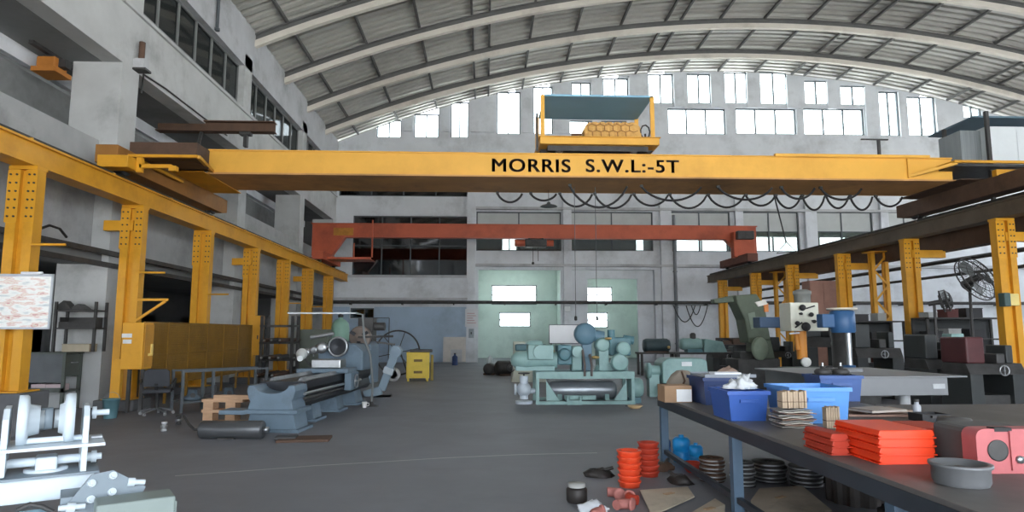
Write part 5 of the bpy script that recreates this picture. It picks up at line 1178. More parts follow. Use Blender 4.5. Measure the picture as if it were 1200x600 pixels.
# bins: A at the back, B bright in front, C light blue with stacks before it, D behind
a = on_table(822, 474); b = on_table(862, 474)
bin_('navy blue bin with its lid of papers, second from the table corner', a.x, a.x+.48, a.y-.1, a.y+.45, .3, M_bd)
a = on_table(855, 494); b = on_table(902, 494)
bin_('bright royal blue bin in front of the navy bin', a.x, a.x+.37, a.y, a.y+.5, .27, M_bb)
a = on_table(928, 497)
bin_('light blue bin half hidden by stacked slats', a.x, a.x+.54, a.y, a.y+.5, .315, M_bl2)
a = on_table(968, 472)
bin_('dull blue bin behind the light blue one, dark parts on top', a.x, a.x+.5, a.y+.1, a.y+.5, .3, mat('dull blue bin', (66, 94, 150), .5))
for i, (dx, l) in enumerate(((.14, 'left dark round part on the dull blue bin'), (.36, 'right dark round part on the dull blue bin'))):
    k = thing('rotor', l, 'part', (a.x+dx, a.y+.3, ZT_+.3), 0, 'dark rotors'); MB().lathe([(.0, 0), (.09, 0), (.1, .04), (.07, .07), (.03, .07), (.03, .1), (0, .1)], n=22).build('body', M_dsteel, k); MB().cyl((0, 0, .1), (0, 0, .14), .015, n=8).build('shaft', M_steel, k); MB().box(-.12, .12, -.02, .02, -.0, .012).build('bar', M_black, k)
# lid and paper on bin A, rag on B
A_ = on_table(822, 474)
k = thing('cover_sheet', 'grey flat lid lying across the navy bin', 'lid', (A_.x+.26, A_.y-.08, ZT_+.302)); MB().box(-.24, .34, .0, .5, 0, .02).build('plate', mat('grey lid', (132, 138, 146), .5), k); MB().box(-.24, .34, -.012, 0, .0, .035).box(-.24, .34, .5, .512, .0, .035).build('rim', mat('grey lid', (132, 138, 146)), k)
k = thing('paper_sheaf', 'bright white sheaf of paper on the grey bin lid', 'paper', (A_.x+.32, A_.y+.1, ZT_+.324), -.05); MB().box(-.15, .15, -.1, .12, 0, .022).build('sheets', mat('white paper', (235, 238, 244), .7, var=.02), k); MB().box(-.152, .152, -.102, .122, .022, .025).build('cover', mat('white paper', (235, 238, 244)), k)
B_ = on_table(855, 494)
from mathutils import noise
def crumple(seed, r, sq, n=28, k=.35):
    m = MB(); m.sphere((0, 0, 0), 1, n, (1, 1, 1)); o = Vector((seed*3.1, seed*1.7, seed*.9))
    for v in m.v:
        d = v.normalized(); f = 1+k*(.9*noise.noise(d*1.6+o)+.55*(1-2*abs(noise.noise(d*3.2+o*2)))-.2+.2*noise.noise(d*7+o))
        v.x, v.y, v.z = d.x*f*r*sq[0], d.y*f*r*sq[1], max(.0, d.z*f*r*sq[2])
    return m
k = thing('rag', 'pale grey crumpled rag on the bright blue bin', 'rag', (B_.x+.22, B_.y+.25, ZT_+.274)); crumple(4, .095, (1.3, 1, 1.0), 28, .9).build('cloth', mat('pale rag', (196, 200, 202), .9, var=.1, scale=8), k); MB().box(-.02, .1, -.1, .12, .0, .012).build('flap', mat('pale blue rag', (150, 166, 184), .9), k)
# carton at the table corner and brown tarp bundle
a = on_table(789, 473)
k = thing('carton', 'small brown carton with a white label at the far table corner', 'box', (a.x+.09, a.y+.1, ZT_)); MB().box(-.16, .16, 0, .3, 0, .19).build('body', mat('brown card', (158, 128, 100), .85), k, .004); MB().box(-.02, .155, -.004, 0, .01, .15).build('label_plate', mat('white label', (228, 230, 230), .7), k); MB().box(-.16, .16, .1, .17, .19, .192).build('tape', mat('tan tape', (180, 150, 116), .5), k)
a = on_table(805, 464)
k = thing('sack', 'grey brown tarpaulin sack slumped on the table behind the carton', 'sack', (a.x+.09, a.y+.02, ZT_), -.2)
m = MB(); n = 22; prof = [(.32, 0), (.33, .04), (.31, .1), (.25, .18), (.17, .25), (.08, .3), (.0, .31)]
rnd = random.Random(5); ph = [rnd.uniform(0, 6.28) for _ in range(4)]
vs = []
for r_, h_ in prof:
    for j in range(n):
        t = 2*PI*j/n; f = 1+.06*math.sin(3*t+ph[0])+.05*math.sin(7*t+ph[1]+h_*9); vs.append((r_*f*.95*math.cos(t)-.16*h_/.38, r_*f*.7*math.sin(t), h_*(1+.05*math.sin(5*t))))
m.add(vs, [(i*n+j, i*n+(j+1) % n, (i+1)*n+(j+1) % n, (i+1)*n+j) for i in range(len(prof)-1) for j in range(n)], True); m.build('cloth', mat('grey brown tarp', (138, 128, 116), .85, var=.12, scale=6), k)
MB().tube([(-.18, -.22, .1), (-.12, -.2, .2), (-.14, -.08, .3), (-.13, .05, .3)], .012, 6).build('tie_cord', M_rust, k)
a = on_table(838, 462); k = thing('crumpled_wrapper', 'crumpled brown wrapping paper beside the sack', 'paper', (a.x+.3, a.y+.3, ZT_)); crumple(9, .2, (1.2, .8, 1.4), 22, .5).build('paper', mat('brown wrapping', (160, 138, 124), .9, var=.2, scale=9), k); MB().box(-.25, .2, -.1, .12, 0, .012).build('flap', mat('brown wrapping', (160, 138, 124)), k)
# slats: stacks of thin wooden strips standing before the light blue bin
M_sl = mat('pale slat wood', (178, 158, 134), .8, var=.2, scale=9)
a = Vector((on_table(928, 497).x-.17, on_table(928, 497).y-.13, 0))
for i in range(9):
    k = thing('wood_slat', 'pale thin strip in the row standing before the light blue bin', 'strip', (a.x+.0+.024*i, a.y-.1+.006*(i % 2), ZT_+.162), 0, 'upright pale strips'); MB().box(-.01, .01, 0, .1, 0, .135+.006*(i % 3)).build('strip', M_sl, k, .002)
    MB().box(-.0102, .0102, -.002, .102, .05, .056).build('tie', M_rust, k)
a = Vector((on_table(928, 497).x-.2, on_table(928, 497).y-.2, 0))
M_pl = [mat('dull plate '+n, c, .5, .3, var=.2, scale=8) for n, c in (('grey', (150, 148, 142)), ('brown', (140, 112, 96)), ('pale', (188, 182, 170)))]
for i in range(10):
    k = thing('bent_plate', 'layer of the low pile of bent steel plates under the strips', 'plate', (a.x+.14+.02*math.sin(i*2), a.y+.05, ZT_+.0155*i), .15*math.sin(i*3), 'bent plates'); m = MB(); n = 10; L_ = .28
    vs = []
    for j in range(n+1):
        x = -L_/2+L_*j/n; z = .0; z = .004*(1+math.sin(j*.9+i)); vs += [(x, -.1, z), (x, .13, z), (x, .13, z+.007), (x, -.1, z+.007)]
    m.add(vs, [(4*j+q, 4*j+4+q, 4*j+4+(q+1) % 4, 4*j+(q+1) % 4) for j in range(n) for q in range(4)]+[(0, 1, 2, 3), (4*n+3, 4*n+2, 4*n+1, 4*n)]); m.build('plate', M_pl[i % 3], k); MB().cyl((.1, 0, .0), (.1, 0, .014), .02, n=10).build('rivet', M_dsteel, k)
a = on_table(958, 501)
for i in range(6):
    k = thing('wood_slat', 'short strip of the stack at the right front of the light blue bin', 'strip', (a.x+.06+.02*i, a.y-.06, ZT_), 0, 'short strips by the bin'); MB().box(-.008, .008, 0, .07, 0, .17+.01*(i % 2)).build('strip', M_sl, k, .002); MB().box(-.0085, .0085, -.002, .072, .06, .066).build('tie', M_rust, k)
# flat boards and paper to the right, with a black tray
a = on_table(1005, 490)
for i, (dx, dy, dz, rz, c, l) in enumerate(((.0, .0, 0, -.1, (150, 120, 106), 'flat reddish brown board on the table behind the orange trays'), (.12, .1, .02, .12, (170, 150, 132), 'paler board lying crosswise on the reddish board'), (-.02, -.08, .04, .3, (178, 168, 158), 'grey cream paper on top of the crossed boards'))):
    k = thing('loose_board', l, 'board', (a.x+.3+dx, a.y+.25+dy, ZT_+dz*1.25), rz); MB().box(-.3+.04*i, .3-.04*i, -.16, .16, 0, .018).build('board', mat('board%d tone' % i, c, .8, var=.15, scale=5), k); MB().box(-.3+.04*i, -.28+.04*i, -.162, .162, .018, .022).build('batten', M_rust, k)
a = on_table(1050, 492); k = thing('tray', 'small black tray on the table behind the orange trays', 'tray', (a.x+.26, a.y-.08, ZT_)); m = MB(); m.box(-.13, .13, -.1, .1, 0, .01).box(-.13, -.12, -.1, .1, .01, .07).box(.12, .13, -.1, .1, .01, .07).box(-.12, .12, -.1, -.09, .01, .07).box(-.12, .12, .09, .1, .01, .07); m.build('body', M_black, k); MB().box(-.05, .05, -.12, -.1, .04, .06).build('handle', M_dsteel, k)
k = thing('bottle', 'grey white tube beside the black tray', 'tube', (a.x+.34, a.y+.2, ZT_)); MB().lathe([(.03, 0), (.035, .02), (.035, .1), (.02, .12), (.02, .14), (0, .14)], n=16).build('body', mat('grey white tube', (170, 174, 180), .4), k); MB().cyl((0, 0, .14), (0, 0, .165), .024, n=12).build('cap', M_dsteel, k)
# orange trays: stacks of glossy orange pressed covers
M_or = mat('glossy orange red', (232, 66, 30), .35, var=.05, scale=4); M_or2 = mat('dull orange red', (180, 60, 40), .55, var=.12)
def cover(label, x, y, z, w, d, h, m, rz, grp):
    k = thing('pressed_cover', label, 'cover', (x, y, z), rz, grp)
    MB().prism([(-w/2+.03, 0), (w/2-.03, 0), (w/2, h*.35), (w/2-.012, h), (-w/2+.012, h), (-w/2, h*.35)], -d/2, d/2, 'Y').build('shell', m, k, .006)
    MB().box(-w/2-.004, w/2+.004, -d/2-.004, d/2+.004, 0, .008).build('flange', m, k)
    return k
a = on_table(1067, 545)
for i in range(4): cover('glossy orange pressed cover in the front stack on the work table', a.x, a.y+.27, ZT_+.051*i, .36, .5, .05, M_or, .01*(i % 2), 'front stack of orange covers')
a = on_table(992, 535)
for i in range(3): cover('duller orange cover in the stack left of the glossy one', a.x-.016, a.y+.22, ZT_+.046*i, .125, .36, .045, M_or2, .04*(i % 2), 'left stack of orange covers')
a = on_table(1116, 535)
for i in range(4): cover('dark orange cover in the stack right of the glossy one', a.x+.0, a.y+.25, ZT_+.043*i, .26, .36, .042, M_or2, -.02, 'right stack of orange covers')
# pink red casting plate with bore
M_pk = mat('faded pink red paint', (178, 96, 98), .5, var=.1, scale=5, dirt=(140, 70, 74), dirt_amt=.5)
a = on_table(1180, 556)
k = thing('gearbox_cover', 'faded pink red gearbox casting with a round bore at the right photo edge', 'casting', (a.x+.06, a.y+.07, ZT_), -.03)
def rrect(w, h, r, n=6):
    out = []
    for cx_, cz_, a0 in ((w/2-r, r, -PI/2), (w/2-r, h-r, 0), (-w/2+r, h-r, PI/2), (-w/2+r, r, PI)):
        out += [(cx_+r*math.cos(a0+PI/2*i/n), cz_+r*math.sin(a0+PI/2*i/n)) for i in range(n+1)]
    return out
def plate_hole(w, h, r, hc, hr, d0, d1):
    out = rrect(w, h, r); n = len(out); m = MB()
    inn = []
    for x, z in out:
        t = math.atan2(z-hc[1], x-hc[0]); inn.append((hc[0]+hr*math.cos(t), hc[1]+hr*math.sin(t)))
    vs = [(x, d0, z) for x, z in out]+[(x, d0, z) for x, z in inn]+[(x, d1, z) for x, z in out]+[(x, d1, z) for x, z in inn]
    fs = []
    for i in range(n):
        j = (i+1) % n; fs += [(i, j, n+j, n+i), (2*n+i, 3*n+i, 3*n+j, 2*n+j), (i, 2*n+i, 2*n+j, j), (n+i, n+j, 3*n+j, 3*n+i)]
    return m.add(vs, fs)
plate_hole(.42, .25, .05, (-.09, .13), .05, -.06, .06).build('plate', M_pk, k, .006)
MB().lathe([(.051, -.065), (.06, -.065), (.06, -.06), (.051, -.06)], (-.09, 0, .13), 'Y', 24).build('bore_ring', M_dsteel, k); MB().lathe([(0, .03), (.05, .03), (.05, .04), (0, .04)], (-.09, 0, .13), 'Y', 20).build('bore_back', M_dsteel, k)
MB().box(-.1, .0, -.062, .0, .235, .256).build('slot_lug', M_black, k); MB().lathe([(0, -.075), (.022, -.075), (.022, -.06), (0, -.06)], (.03, 0, .08), 'Y', 12).build('plug', M_steel, k); MB().box(-.02, .0, -.07, -.06, .02, .24).build('rib', M_pk, k)
MB().box(-.19, .19, .06, .36, .0, .245).build('box_body', mat('grey casting', (86, 86, 86), .6, var=.2), k, .03)
a = on_table(1140, 530); k = thing('drum_part', 'dark grey rounded drum between the orange covers and the pink casting', 'drum', (a.x+.05, a.y+.22, ZT_)); MB().lathe([(0, 0), (.1, 0), (.115, .03), (.115, .17), (.1, .2), (0, .21)], n=28).build('body', mat('dark grey drum', (78, 76, 74), .5, var=.15), k); MB().lathe([(.116, .08), (.122, .09), (.116, .1)], n=28).build('rim', M_steel, k)
a = on_table(1152, 575); k = thing('steel_tub', 'flat grey round steel ring in front of the pink casting', 'ring', (a.x+.0, a.y+.15, ZT_)); MB().lathe([(.125, 0), (.135, .02), (.135, .085), (.148, .095), (.148, .11), (.125, .11), (.115, .03), (.0, .03)], n=40).build('ring', mat('grey cast ring', (112, 114, 116), .45, .3, var=.15), k); MB().lathe([(.05, .03), (.05, .08), (.03, .09), (0, .09)], n=20).build('hub', M_dsteel, k)
# ---- surface plate table and grey bench behind
fr0 = Vector((4.35, 8.0, 0))
sp = thing('surface_plate', 'big grey steel surface plate on round legs beyond the blue bins', 'surface table', (4.35, 8.0, 0), .04)
M_sp = mat('grey surface plate', (120, 122, 124), .45, .2, var=.08, scale=2); zt = 1.06
MB().box(-.1, 1.75, 0, 2.0, zt-.02, zt).build('top', M_sp, sp, .003); MB().box(.02, 1.5, .03, .1, zt-.24, zt-.02).build('front_apron', M_sp, sp); MB().box(.02, .09, .1, 1.9, zt-.24, zt-.02).build('side_apron', M_sp, sp); MB().box(1.43, 1.5, .1, 1.9, zt-.24, zt-.02).build('side_apron', M_sp, sp); MB().box(.6, .95, .9, 1.25, zt, zt+.04).build('block', M_sp, sp)
for x, y, m_ in ((.25, .25, M_dsteel), (1.1, .3, mat('white leg', (190, 192, 192), .5)), (.25, 1.7, M_dsteel), (1.3, 1.7, M_dsteel)): MB().lathe([(.1, 0), (.1, .03), (.07, .05), (.07, zt-.26), (.1, zt-.24), (0, zt-.24)], (x, y, 0), n=20).build('leg', m_, sp)
MB().box(1.3, 1.46, .022, .03, zt-.16, zt-.1).build('name_plate', M_steel, sp)
gbn = thing('bench', 'low grey topped bench right of the work table', 'bench', (4.6, 5.3, 0))
MB().box(0, 2.6, 0, 2.3, .72, .76).build('top', M_tt, gbn, .004)
for x in (.03, 2.5):
    for y in (.03, 2.2): MB().box(x, x+.07, y, y+.07, 0, .72).build('leg', M_ch, gbn)
MB().box(.05, 2.55, .03, .08, .62, .72).build('apron', M_ch, gbn)
# ================================================================== UNDER THE TABLE
def on_floor(px, py): return atZ(px, py, 0)
M_oring = mat('orange plastic ring', (228, 78, 44), .4, var=.05)
a = on_floor(738, 570)
for i in range(6):
    k = thing('orange_ring', 'bright orange ring in the front stack beside the table leg', 'ring', (a.x, a.y, .062*i), .2*i, 'front stack of orange rings'); r_ = .125-.002*(5-i); MB().lathe([(r_*.72, 0), (r_*.9, 0), (r_*.92, .03), (r_*1.05, .05), (r_*1.05, .061), (r_*.8, .061), (r_*.72, .0)], n=32).build('ring', M_oring, k)
    MB().box(-.02, .02, r_*1.03, r_*1.05+.004, .05, .06).build('tab', M_oring, k)
a = on_floor(760, 560)
for i in range(6):
    k = thing('orange_ring', 'duller orange ring in the rear stack behind the table leg', 'ring', (a.x+.03, a.y+.1, .062*i), .2*i, 'rear stack of orange rings'); MB().lathe([(.08, 0), (.1, 0), (.105, .03), (.12, .05), (.12, .061), (.09, .061), (.08, 0)], n=28).build('ring', M_or2, k); MB().box(-.02, .02, .118, .124, .05, .06).build('tab', M_or2, k)
M_cy = mat('cyan blue paint', (30, 140, 205), .35, var=.06)
for i, (px, py, r_, h_, l) in enumerate(((799, 541, .11, .3, 'taller cyan blue canister under the work table'), (816, 545, .085, .24, 'smaller cyan blue canister at the right of the taller one'), (788, 538, .07, .2, 'dark blue canister behind the cyan ones'))):
    q = on_floor(px, py); k = thing('canister', l, 'canister', (q.x, q.y+(.3 if i == 2 else 0), 0)); m_ = M_cy if i < 2 else mat('mid blue paint', (44, 92, 150), .4)
    MB().lathe([(r_*.9, 0), (r_, .02), (r_, h_*.42), (r_*.94, h_*.44), (r_*.94, h_*.48), (r_, h_*.5), (r_, h_*.88), (r_*.7, h_), (0, h_)], n=28).build('body', m_, k); MB().lathe([(r_*.3, h_), (r_*.3, h_*1.1), (0, h_*1.1)], n=14).build('cap', m_, k)
q = on_floor(800, 553); k = thing('orange_pot', 'small dull orange pot in front of the cyan canisters', 'pot', (q.x+.12, q.y, 0)); MB().lathe([(.07, 0), (.1, .04), (.1, .11), (.085, .11), (.06, .02), (0, .02)], n=24).build('body', M_or2, k); MB().tube([(.1, 0, .09), (.14, 0, .08), (.14, 0, .05), (.1, 0, .04)], .01, 6).build('handle', M_or2, k)
# dark stacked flanges with pale rims
for si, (px, py, n_, l, mm) in enumerate(((828, 566, 6, 'brown plate in the stack of plates right of the orange pot', M_rust), (842, 572, 6, 'dark flange in the stack touching the middle table leg', M_dsteel), (896, 566, 5, 'dark flange in the wide stack behind the middle table leg', M_dsteel), (940, 572, 5, 'dark flange in the stack farthest right under the table', M_dsteel))):
    q = on_floor(px, py)
    for i in range(n_):
        k = thing('flange', l, 'flange', (q.x+(.1, .3, .1, .1)[si]+.012*math.sin(i*2+si), q.y+.1+.01*math.cos(i*3), .042*i), .3*i, 'flange stack '+('of brown plates', 'by the leg', 'behind the leg', 'at the right')[si]); r_ = (.13, .12, .17, .16)[si]
        MB().lathe([(.04, 0), (r_, 0), (r_, .04), (.04, .04), (.04, 0)], n=26).build('disc', mm, k); MB().lathe([(r_, .012), (r_+.004, .014), (r_+.004, .026), (r_, .028)], n=26).build('rim', M_steel, k)
# big dark castings filling the floor under the table
M_dk = mat('dark oily casting', (52, 48, 46), .5, .3, var=.25, scale=6)
for i, (x, y, r_, h_, l) in enumerate(((3.6, 6.3, .3, .35, 'dark oily gear casting under the middle of the table'), (3.5, 5.2, .34, .3, 'flat dark gear casting under the right of the table'), (3.1, 4.55, .28, .34, 'dark casting under the table behind the cardboard'), (3.75, 7.3, .3, .4, 'tall dark casting under the far table end'), (2.8, 3.7, .26, .3, 'dark casting under the near table end'))):
    k = thing('gear_casting', l, 'casting', (x, y, 0), i*.7); m = MB(); n = 24
    prof = []
    for j in range(n*2):
        t = PI*j/n; rr_ = r_*(1 if (j//2) % 2 else .93); prof.append((rr_*math.cos(t), rr_*math.sin(t)))
    m.prism(prof, 0, h_*.6, 'Z'); m.build('gear', M_dk, k); MB().lathe([(.06, h_*.6), (r_*.5, h_*.6), (r_*.42, h_), (.06, h_)], n=24).build('hub', M_rust if i % 2 else M_dk, k)
# cardboard sheets, rag and little parts at the bottom edge
M_cd = mat('dirty cardboard', (190, 178, 160), .9, var=.1, scale=4, dirt=(104, 96, 88), dirt_amt=.5)
for i, (pts, l) in enumerate(((((750, 580), (806, 572), (814, 586), (764, 606)), 'curled cardboard sheet on the floor beside the dark parts'), (((788, 618), (838, 586), (850, 597), (848, 616)), 'second cardboard sheet nearest the photo bottom edge'), (((880, 590), (890, 574), (940, 574), (975, 600), (890, 616)), 'torn cardboard sheet under the middle of the work table'))):
    ps = [on_floor(*p) for p in pts]; c = sum(ps, Vector())/len(ps); k = thing('cardboard_sheet', l, 'cardboard', (c.x, c.y, 0)); n = len(ps)
    m = MB(); hgt = [.06, .07, .04, .03, .03] if i == 0 else [.03, .05, .05, .03, .03]
    lo = [(p.x-c.x, p.y-c.y, .004 if j % 2 else hgt[j]*.6) for j, p in enumerate(ps)]; lo = [(x, y, z+.0) for x, y, z in lo]
    m.add(lo+[(x, y, z+.012) for x, y, z in lo]+[(0, 0, .02), (0, 0, .05)], [(j, (j+1) % n, 2*n) for j in range(n)]+[(n+j, n+(j+1) % n, 2*n+1) for j in range(n)]+[(j, n+j, n+(j+1) % n, (j+1) % n) for j in range(n)]); m.build('sheet', M_cd, k)
    MB().cbox((0, 0, .056), (.12, .05, .006), rz=.6).build('tape', mat('tan tape', (180, 150, 116)), k)
q = on_floor(694, 599); k = thing('rag', 'small white crumpled rag at the photo bottom near the table', 'rag', (q.x, q.y, 0)); crumple(12, .1, (1.2, .8, .9), 18, .5).build('cloth', mat('white rag', (216, 220, 226), .9), k); MB().cbox((.08, .05, .01), (.14, .1, .014), rz=.4).build('flap', mat('white rag', (216, 220, 226)), k)
q = on_floor(676, 588); k = thing('jar', 'small dark jar with a pale lid left of the orange rings', 'jar', (q.x, q.y, 0)); MB().lathe([(.09, 0), (.1, .02), (.1, .12), (.08, .14), (0, .14)], n=22).build('body', M_dk, k); MB().lathe([(.085, .14), (.085, .17), (0, .175)], n=22).build('lid', mat('pale lid', (160, 160, 156), .5), k)
M_pn = mat('faded pink part', (176, 112, 104), .6, var=.15)
for i, (px, py, l) in enumerate(((714, 585, 'pinkish round part on the floor before the orange rings'), (734, 600, 'second pinkish part nearer the photo bottom'), (710, 610, 'third pinkish part beside the white rag'), (750, 589, 'reddish part touching the curled cardboard'))):
    q = on_floor(px, py); k = thing('pipe_elbow', l, 'pipe part', (q.x, q.y, .045), i*.9); MB().tube([(.1*math.cos(t*PI/12), .1*math.sin(t*PI/12), 0) for t in range(7)], .045, 12).build('elbow', M_pn if i != 3 else M_or2, k); MB().lathe([(.03, -.02), (.06, -.02), (.06, .0), (.03, .0)], (.1, 0, 0), 'Y', 16).build('collar', M_pn, k)
for i, (px, py, l) in enumerate(((702, 558, 'low dark lump of scrap left of the orange rings'), (778, 550, 'brown scrap lump right of the orange rings'), (796, 566, 'dark scrap lump below the cyan canisters'))):
    q = on_floor(px, py); k = thing('scrap_lump', l, 'scrap', (q.x, q.y, .0), i); crumple(20+i, .11, (1.4, 1, .8), 16, .4).build('lump', M_rust if i == 1 else M_dk, k); MB().cyl((0, 0, .05), (.16, 0, .09), .02, n=8).build('stub', M_dsteel, k)
# ================================================================== RIGHT BACKGROUND MACHINES
# radial drill with cream head
s = 14/760; p = atY(940, 390, 14.0)
M_cr2 = mat('cream enamel', (214, 214, 198), .45, var=.04, dirt=(150, 148, 136), dirt_amt=.3)
rd = thing('radial_drill', 'radial drill with a cream head full of dark knobs and a blue arm', 'drill', (p.x, 14.0, 0))
def rx(px): return (px-940)*s
def rz_(py): return atY(940, py, 14.0).z
MB().box(rx(922), rx(956), -.2, .35, rz_(388), rz_(355)).build('head', M_cr2, rd, .02)
MB().box(rx(954), rx(967), -.18, .3, rz_(388), rz_(375)).build('head_box', M_cr2, rd, .015)
for px, py, r_ in ((935, 361, .07), (933, 368, .03), (945, 369, .05), (928, 379, .05), (938, 383, .1), (960, 381, .05), (948, 377, .04)):
    MB().lathe([(0, -.09), (r_*.9, -.09), (r_, -.06), (r_*.6, -.05), (r_*.6, 0), (0, 0)], (rx(px), -.2, rz_(py)), 'Y', 18).build('knob', M_black, rd)
for a_, b_ in (((940, 362), (950, 359)), ((946, 376), (954, 377)), ((955, 380), (965, 382)), ((926, 384), (934, 378))): MB().bar((rx(a_[0]), -.23, rz_(a_[1])), (rx(b_[0]), -.25, rz_(b_[1])), .03).build('lever', M_black, rd)
MB().lathe([(.17, rz_(356)), (.17, rz_(346)), (.19, rz_(345)), (.19, rz_(341)), (.1, rz_(339)), (0, rz_(339))], (rx(945), .1, 0), n=24).build('motor', mat('grey motor', (120, 122, 118), .5, var=.1), rd)
MB().box(rx(898), rx(1000), .36, .75, rz_(384), rz_(371)).build('arm', mat('blue arm paint', (56, 78, 104), .5, var=.1), rd, .02)
MB().lathe([(.28, 0), (.28, .12), (.2, .14), (.2, rz_(371.5)), (.0, rz_(371))], (rx(1003), .55, 0), n=26).build('column', M_dsteel, rd)
MB().cyl((rx(940), .05, rz_(421)), (rx(940), .05, rz_(388)), .11, n=18).build('spindle_sleeve', mat('ochre sleeve', (190, 124, 44), .5), rd); MB().cyl((rx(934), .05, rz_(392)), (rx(934), .0, rz_(410)), .05, n=12).build('depth_rod', mat('ochre sleeve', (190, 124, 44)), rd)
MB().lathe([(0, -.04), (.1, -.04), (.1, .04), (0, .04)], (rx(940), -.1, rz_(424)), 'Y', 20).build('dial', mat('white dial', (225, 225, 220), .4), rd)
MB().box(rx(900), rx(1015), -.5, .9, 0, .3).build('base', M_dsteel, rd, .02); MB().box(rx(918), rx(965), -.35, .4, .3, .85).build('work_block', mat('dark green box', (62, 74, 68), .6), rd, .01)
MB().bar((rx(918), -.25, rz_(391)), (rx(930), -.25, rz_(390)), .03).build('feed_lever', M_steel, rd)
# blue pillar with white flange
p = atY(988, 390, 12.6); s_ = 12.6/760
bp = thing('pillar_drill', 'blue pillar drill with a white round top flange and bare steel rod', 'drill', (p.x, 12.6, 0)); M_db = mat('strong blue paint', (46, 86, 128), .42, var=.06)
def bz(py): return atY(988, py, 12.6).z
MB().lathe([(.0, bz(363.5)), (.27, bz(363.5)), (.28, bz(362)), (.28, bz(361)), (0, bz(360.5))], n=32).build('top_flange', mat('bone white flange', (205, 198, 180), .5), bp)
MB().lathe([(.21, bz(390)), (.23, bz(388)), (.23, bz(366)), (.2, bz(364)), (0, bz(364))], n=28).build('gear_case', M_db, bp); MB().box(-.45, -.2, -.1, .15, bz(384), bz(368)).build('drive_box', M_db, bp, .02)
MB().cyl((.1, 0, bz(428)), (.1, 0, bz(390)), .055, n=16).build('rod', M_steel, bp); MB().lathe([(.2, 0), (.2, .1), (.13, .15), (.12, bz(428)), (0, bz(428))], (.08, 0, 0), n=24).build('pedestal', M_db, bp)
# green press
p = atY(876, 400, 19.0); s_ = 19/760
gp = thing('power_press', 'dark green leaning power press with a flywheel between the right columns', 'press', (p.x, 19.0, 0)); M_gn = mat('dark green press paint', (88, 98, 82), .55, var=.12, dirt=(52, 58, 52), dirt_amt=.5)
def gx_(px): return (px-876)*s_
def gz_(py): return atY(876, py, 19.0).z
MB().prism([(gx_(858), gz_(347)), (gx_(884), gz_(345)), (gx_(893), gz_(360)), (gx_(898), gz_(398)), (gx_(872), gz_(402)), (gx_(868), gz_(375)), (gx_(860), gz_(356))], -.35, .35, 'Y').build('frame_casting', M_gn, gp, .04)
MB().prism([(gx_(835), gz_(351)), (gx_(862), gz_(346)), (gx_(862), gz_(354)), (gx_(836), gz_(356))], -.15, .15, 'Y').build('overhang_arm', M_gn, gp, .02)
MB().box(gx_(856), gx_(905), -.5, .5, 0, gz_(420)).build('base', M_dsteel, gp, .02); MB().prism([(gx_(878), gz_(420)), (gx_(902), gz_(420)), (gx_(898), gz_(398)), (gx_(880), gz_(400))], -.35, .35, 'Y').build('pedestal', M_gn, gp, .02); MB().box(gx_(862), gx_(880), -.3, .3, gz_(420), gz_(412)).build('bed', M_dsteel, gp)
m = MB(); m.lathe([(.05, -.06), (.3, -.06), (.33, -.03), (.33, .03), (.3, .06), (.05, .06)], (0, 0, 0), 'Y', 30, Matrix.Translation((gx_(881), -.55, gz_(408))) @ Matrix.Rotation(.5, 4, 'Z') @ Matrix.Rotation(.5, 4, 'Y')); m.build('flywheel', mat('grey green wheel', (128, 140, 122), .5), gp); MB().cyl((gx_(881), -.55, gz_(408)), (gx_(885), -.3, gz_(408)), .06, n=12).build('axle', M_dsteel, gp)
MB().prism([(gx_(880), gz_(355)), (gx_(892), gz_(352)), (gx_(895), gz_(357)), (gx_(884), gz_(360))], -.42, -.36, 'Y').build('highlight_tip', mat('press highlight', (224, 220, 210), .4), gp); MB().box(gx_(891), gx_(896), -.4, -.33, gz_(366), gz_(356)).build('orange_lamp', mat('orange lens', (214, 130, 60), .4), gp)  # pale tip plate stands in for a bright highlight on the press
MB().prism([(gx_(872), gz_(368)), (gx_(880), gz_(366)), (gx_(882), gz_(384)), (gx_(875), gz_(386))], -.37, -.351, 'Y').build('cover_plate', mat('pale green plate', (116, 128, 112), .5), gp)
# dark machine row on the right: lathes and cabinets
def machine(px0, px1, py0, Y, label, name='machine_lathe', accent=None, drawers=True, depth=.8):
    a = atY(px0, 400, Y); b = atY(px1, 400, Y); h = atY((px0+px1)/2, py0, Y).z
    k = thing(name, label, 'machine', ((a.x+b.x)/2, Y, 0)); w = (b.x-a.x)/2
    MB().box(-w, -w*.55, 0, depth, 0, h*.55).build('pedestal', M_dk2, k, .01); MB().box(w*.5, w, 0, depth, 0, h*.55).build('pedestal', M_dk2, k, .01)
    MB().prism([(0, h*.55), (depth, h*.55), (depth-.1, h*.68), (.1, h*.68)], -w, w, 'X').build('bed', M_dsteel, k, .01)
    MB().box(-w, -w*.35, .05, depth-.05, h*.68, h).build('headstock', accent or M_dk2, k, .03); MB().box(w*.55, w*.8, .15, depth-.15, h*.68, h*.9).build('tailstock', M_dk2, k, .02)
    MB().lathe([(0, 0), (.13, 0), (.15, .03), (.15, .1), (0, .12)], (-w*.35, depth*.5, h*.84), 'X', 22).build('chuck', M_steel, k); MB().box(-w*.05, w*.25, -.02, depth*.8, h*.68, h*.8).build('carriage', M_dsteel, k, .02)
    MB().tube([(w*.1+.09*math.cos(i*PI/6), -.08, h*.6+.09*math.sin(i*PI/6)) for i in range(12)], .012, 6, True).bar((w*.1, -.08, h*.6-.09), (w*.1, -.08, h*.6+.09), .015).cyl((w*.1, -.08, h*.6), (w*.1, -.01, h*.6), .02, n=8).build('hand_wheel', M_steel, k)
    MB().box(-w*.55, w*.5, .1, depth-.1, .05, h*.3).build('chip_tray', M_dsteel, k)
    return k
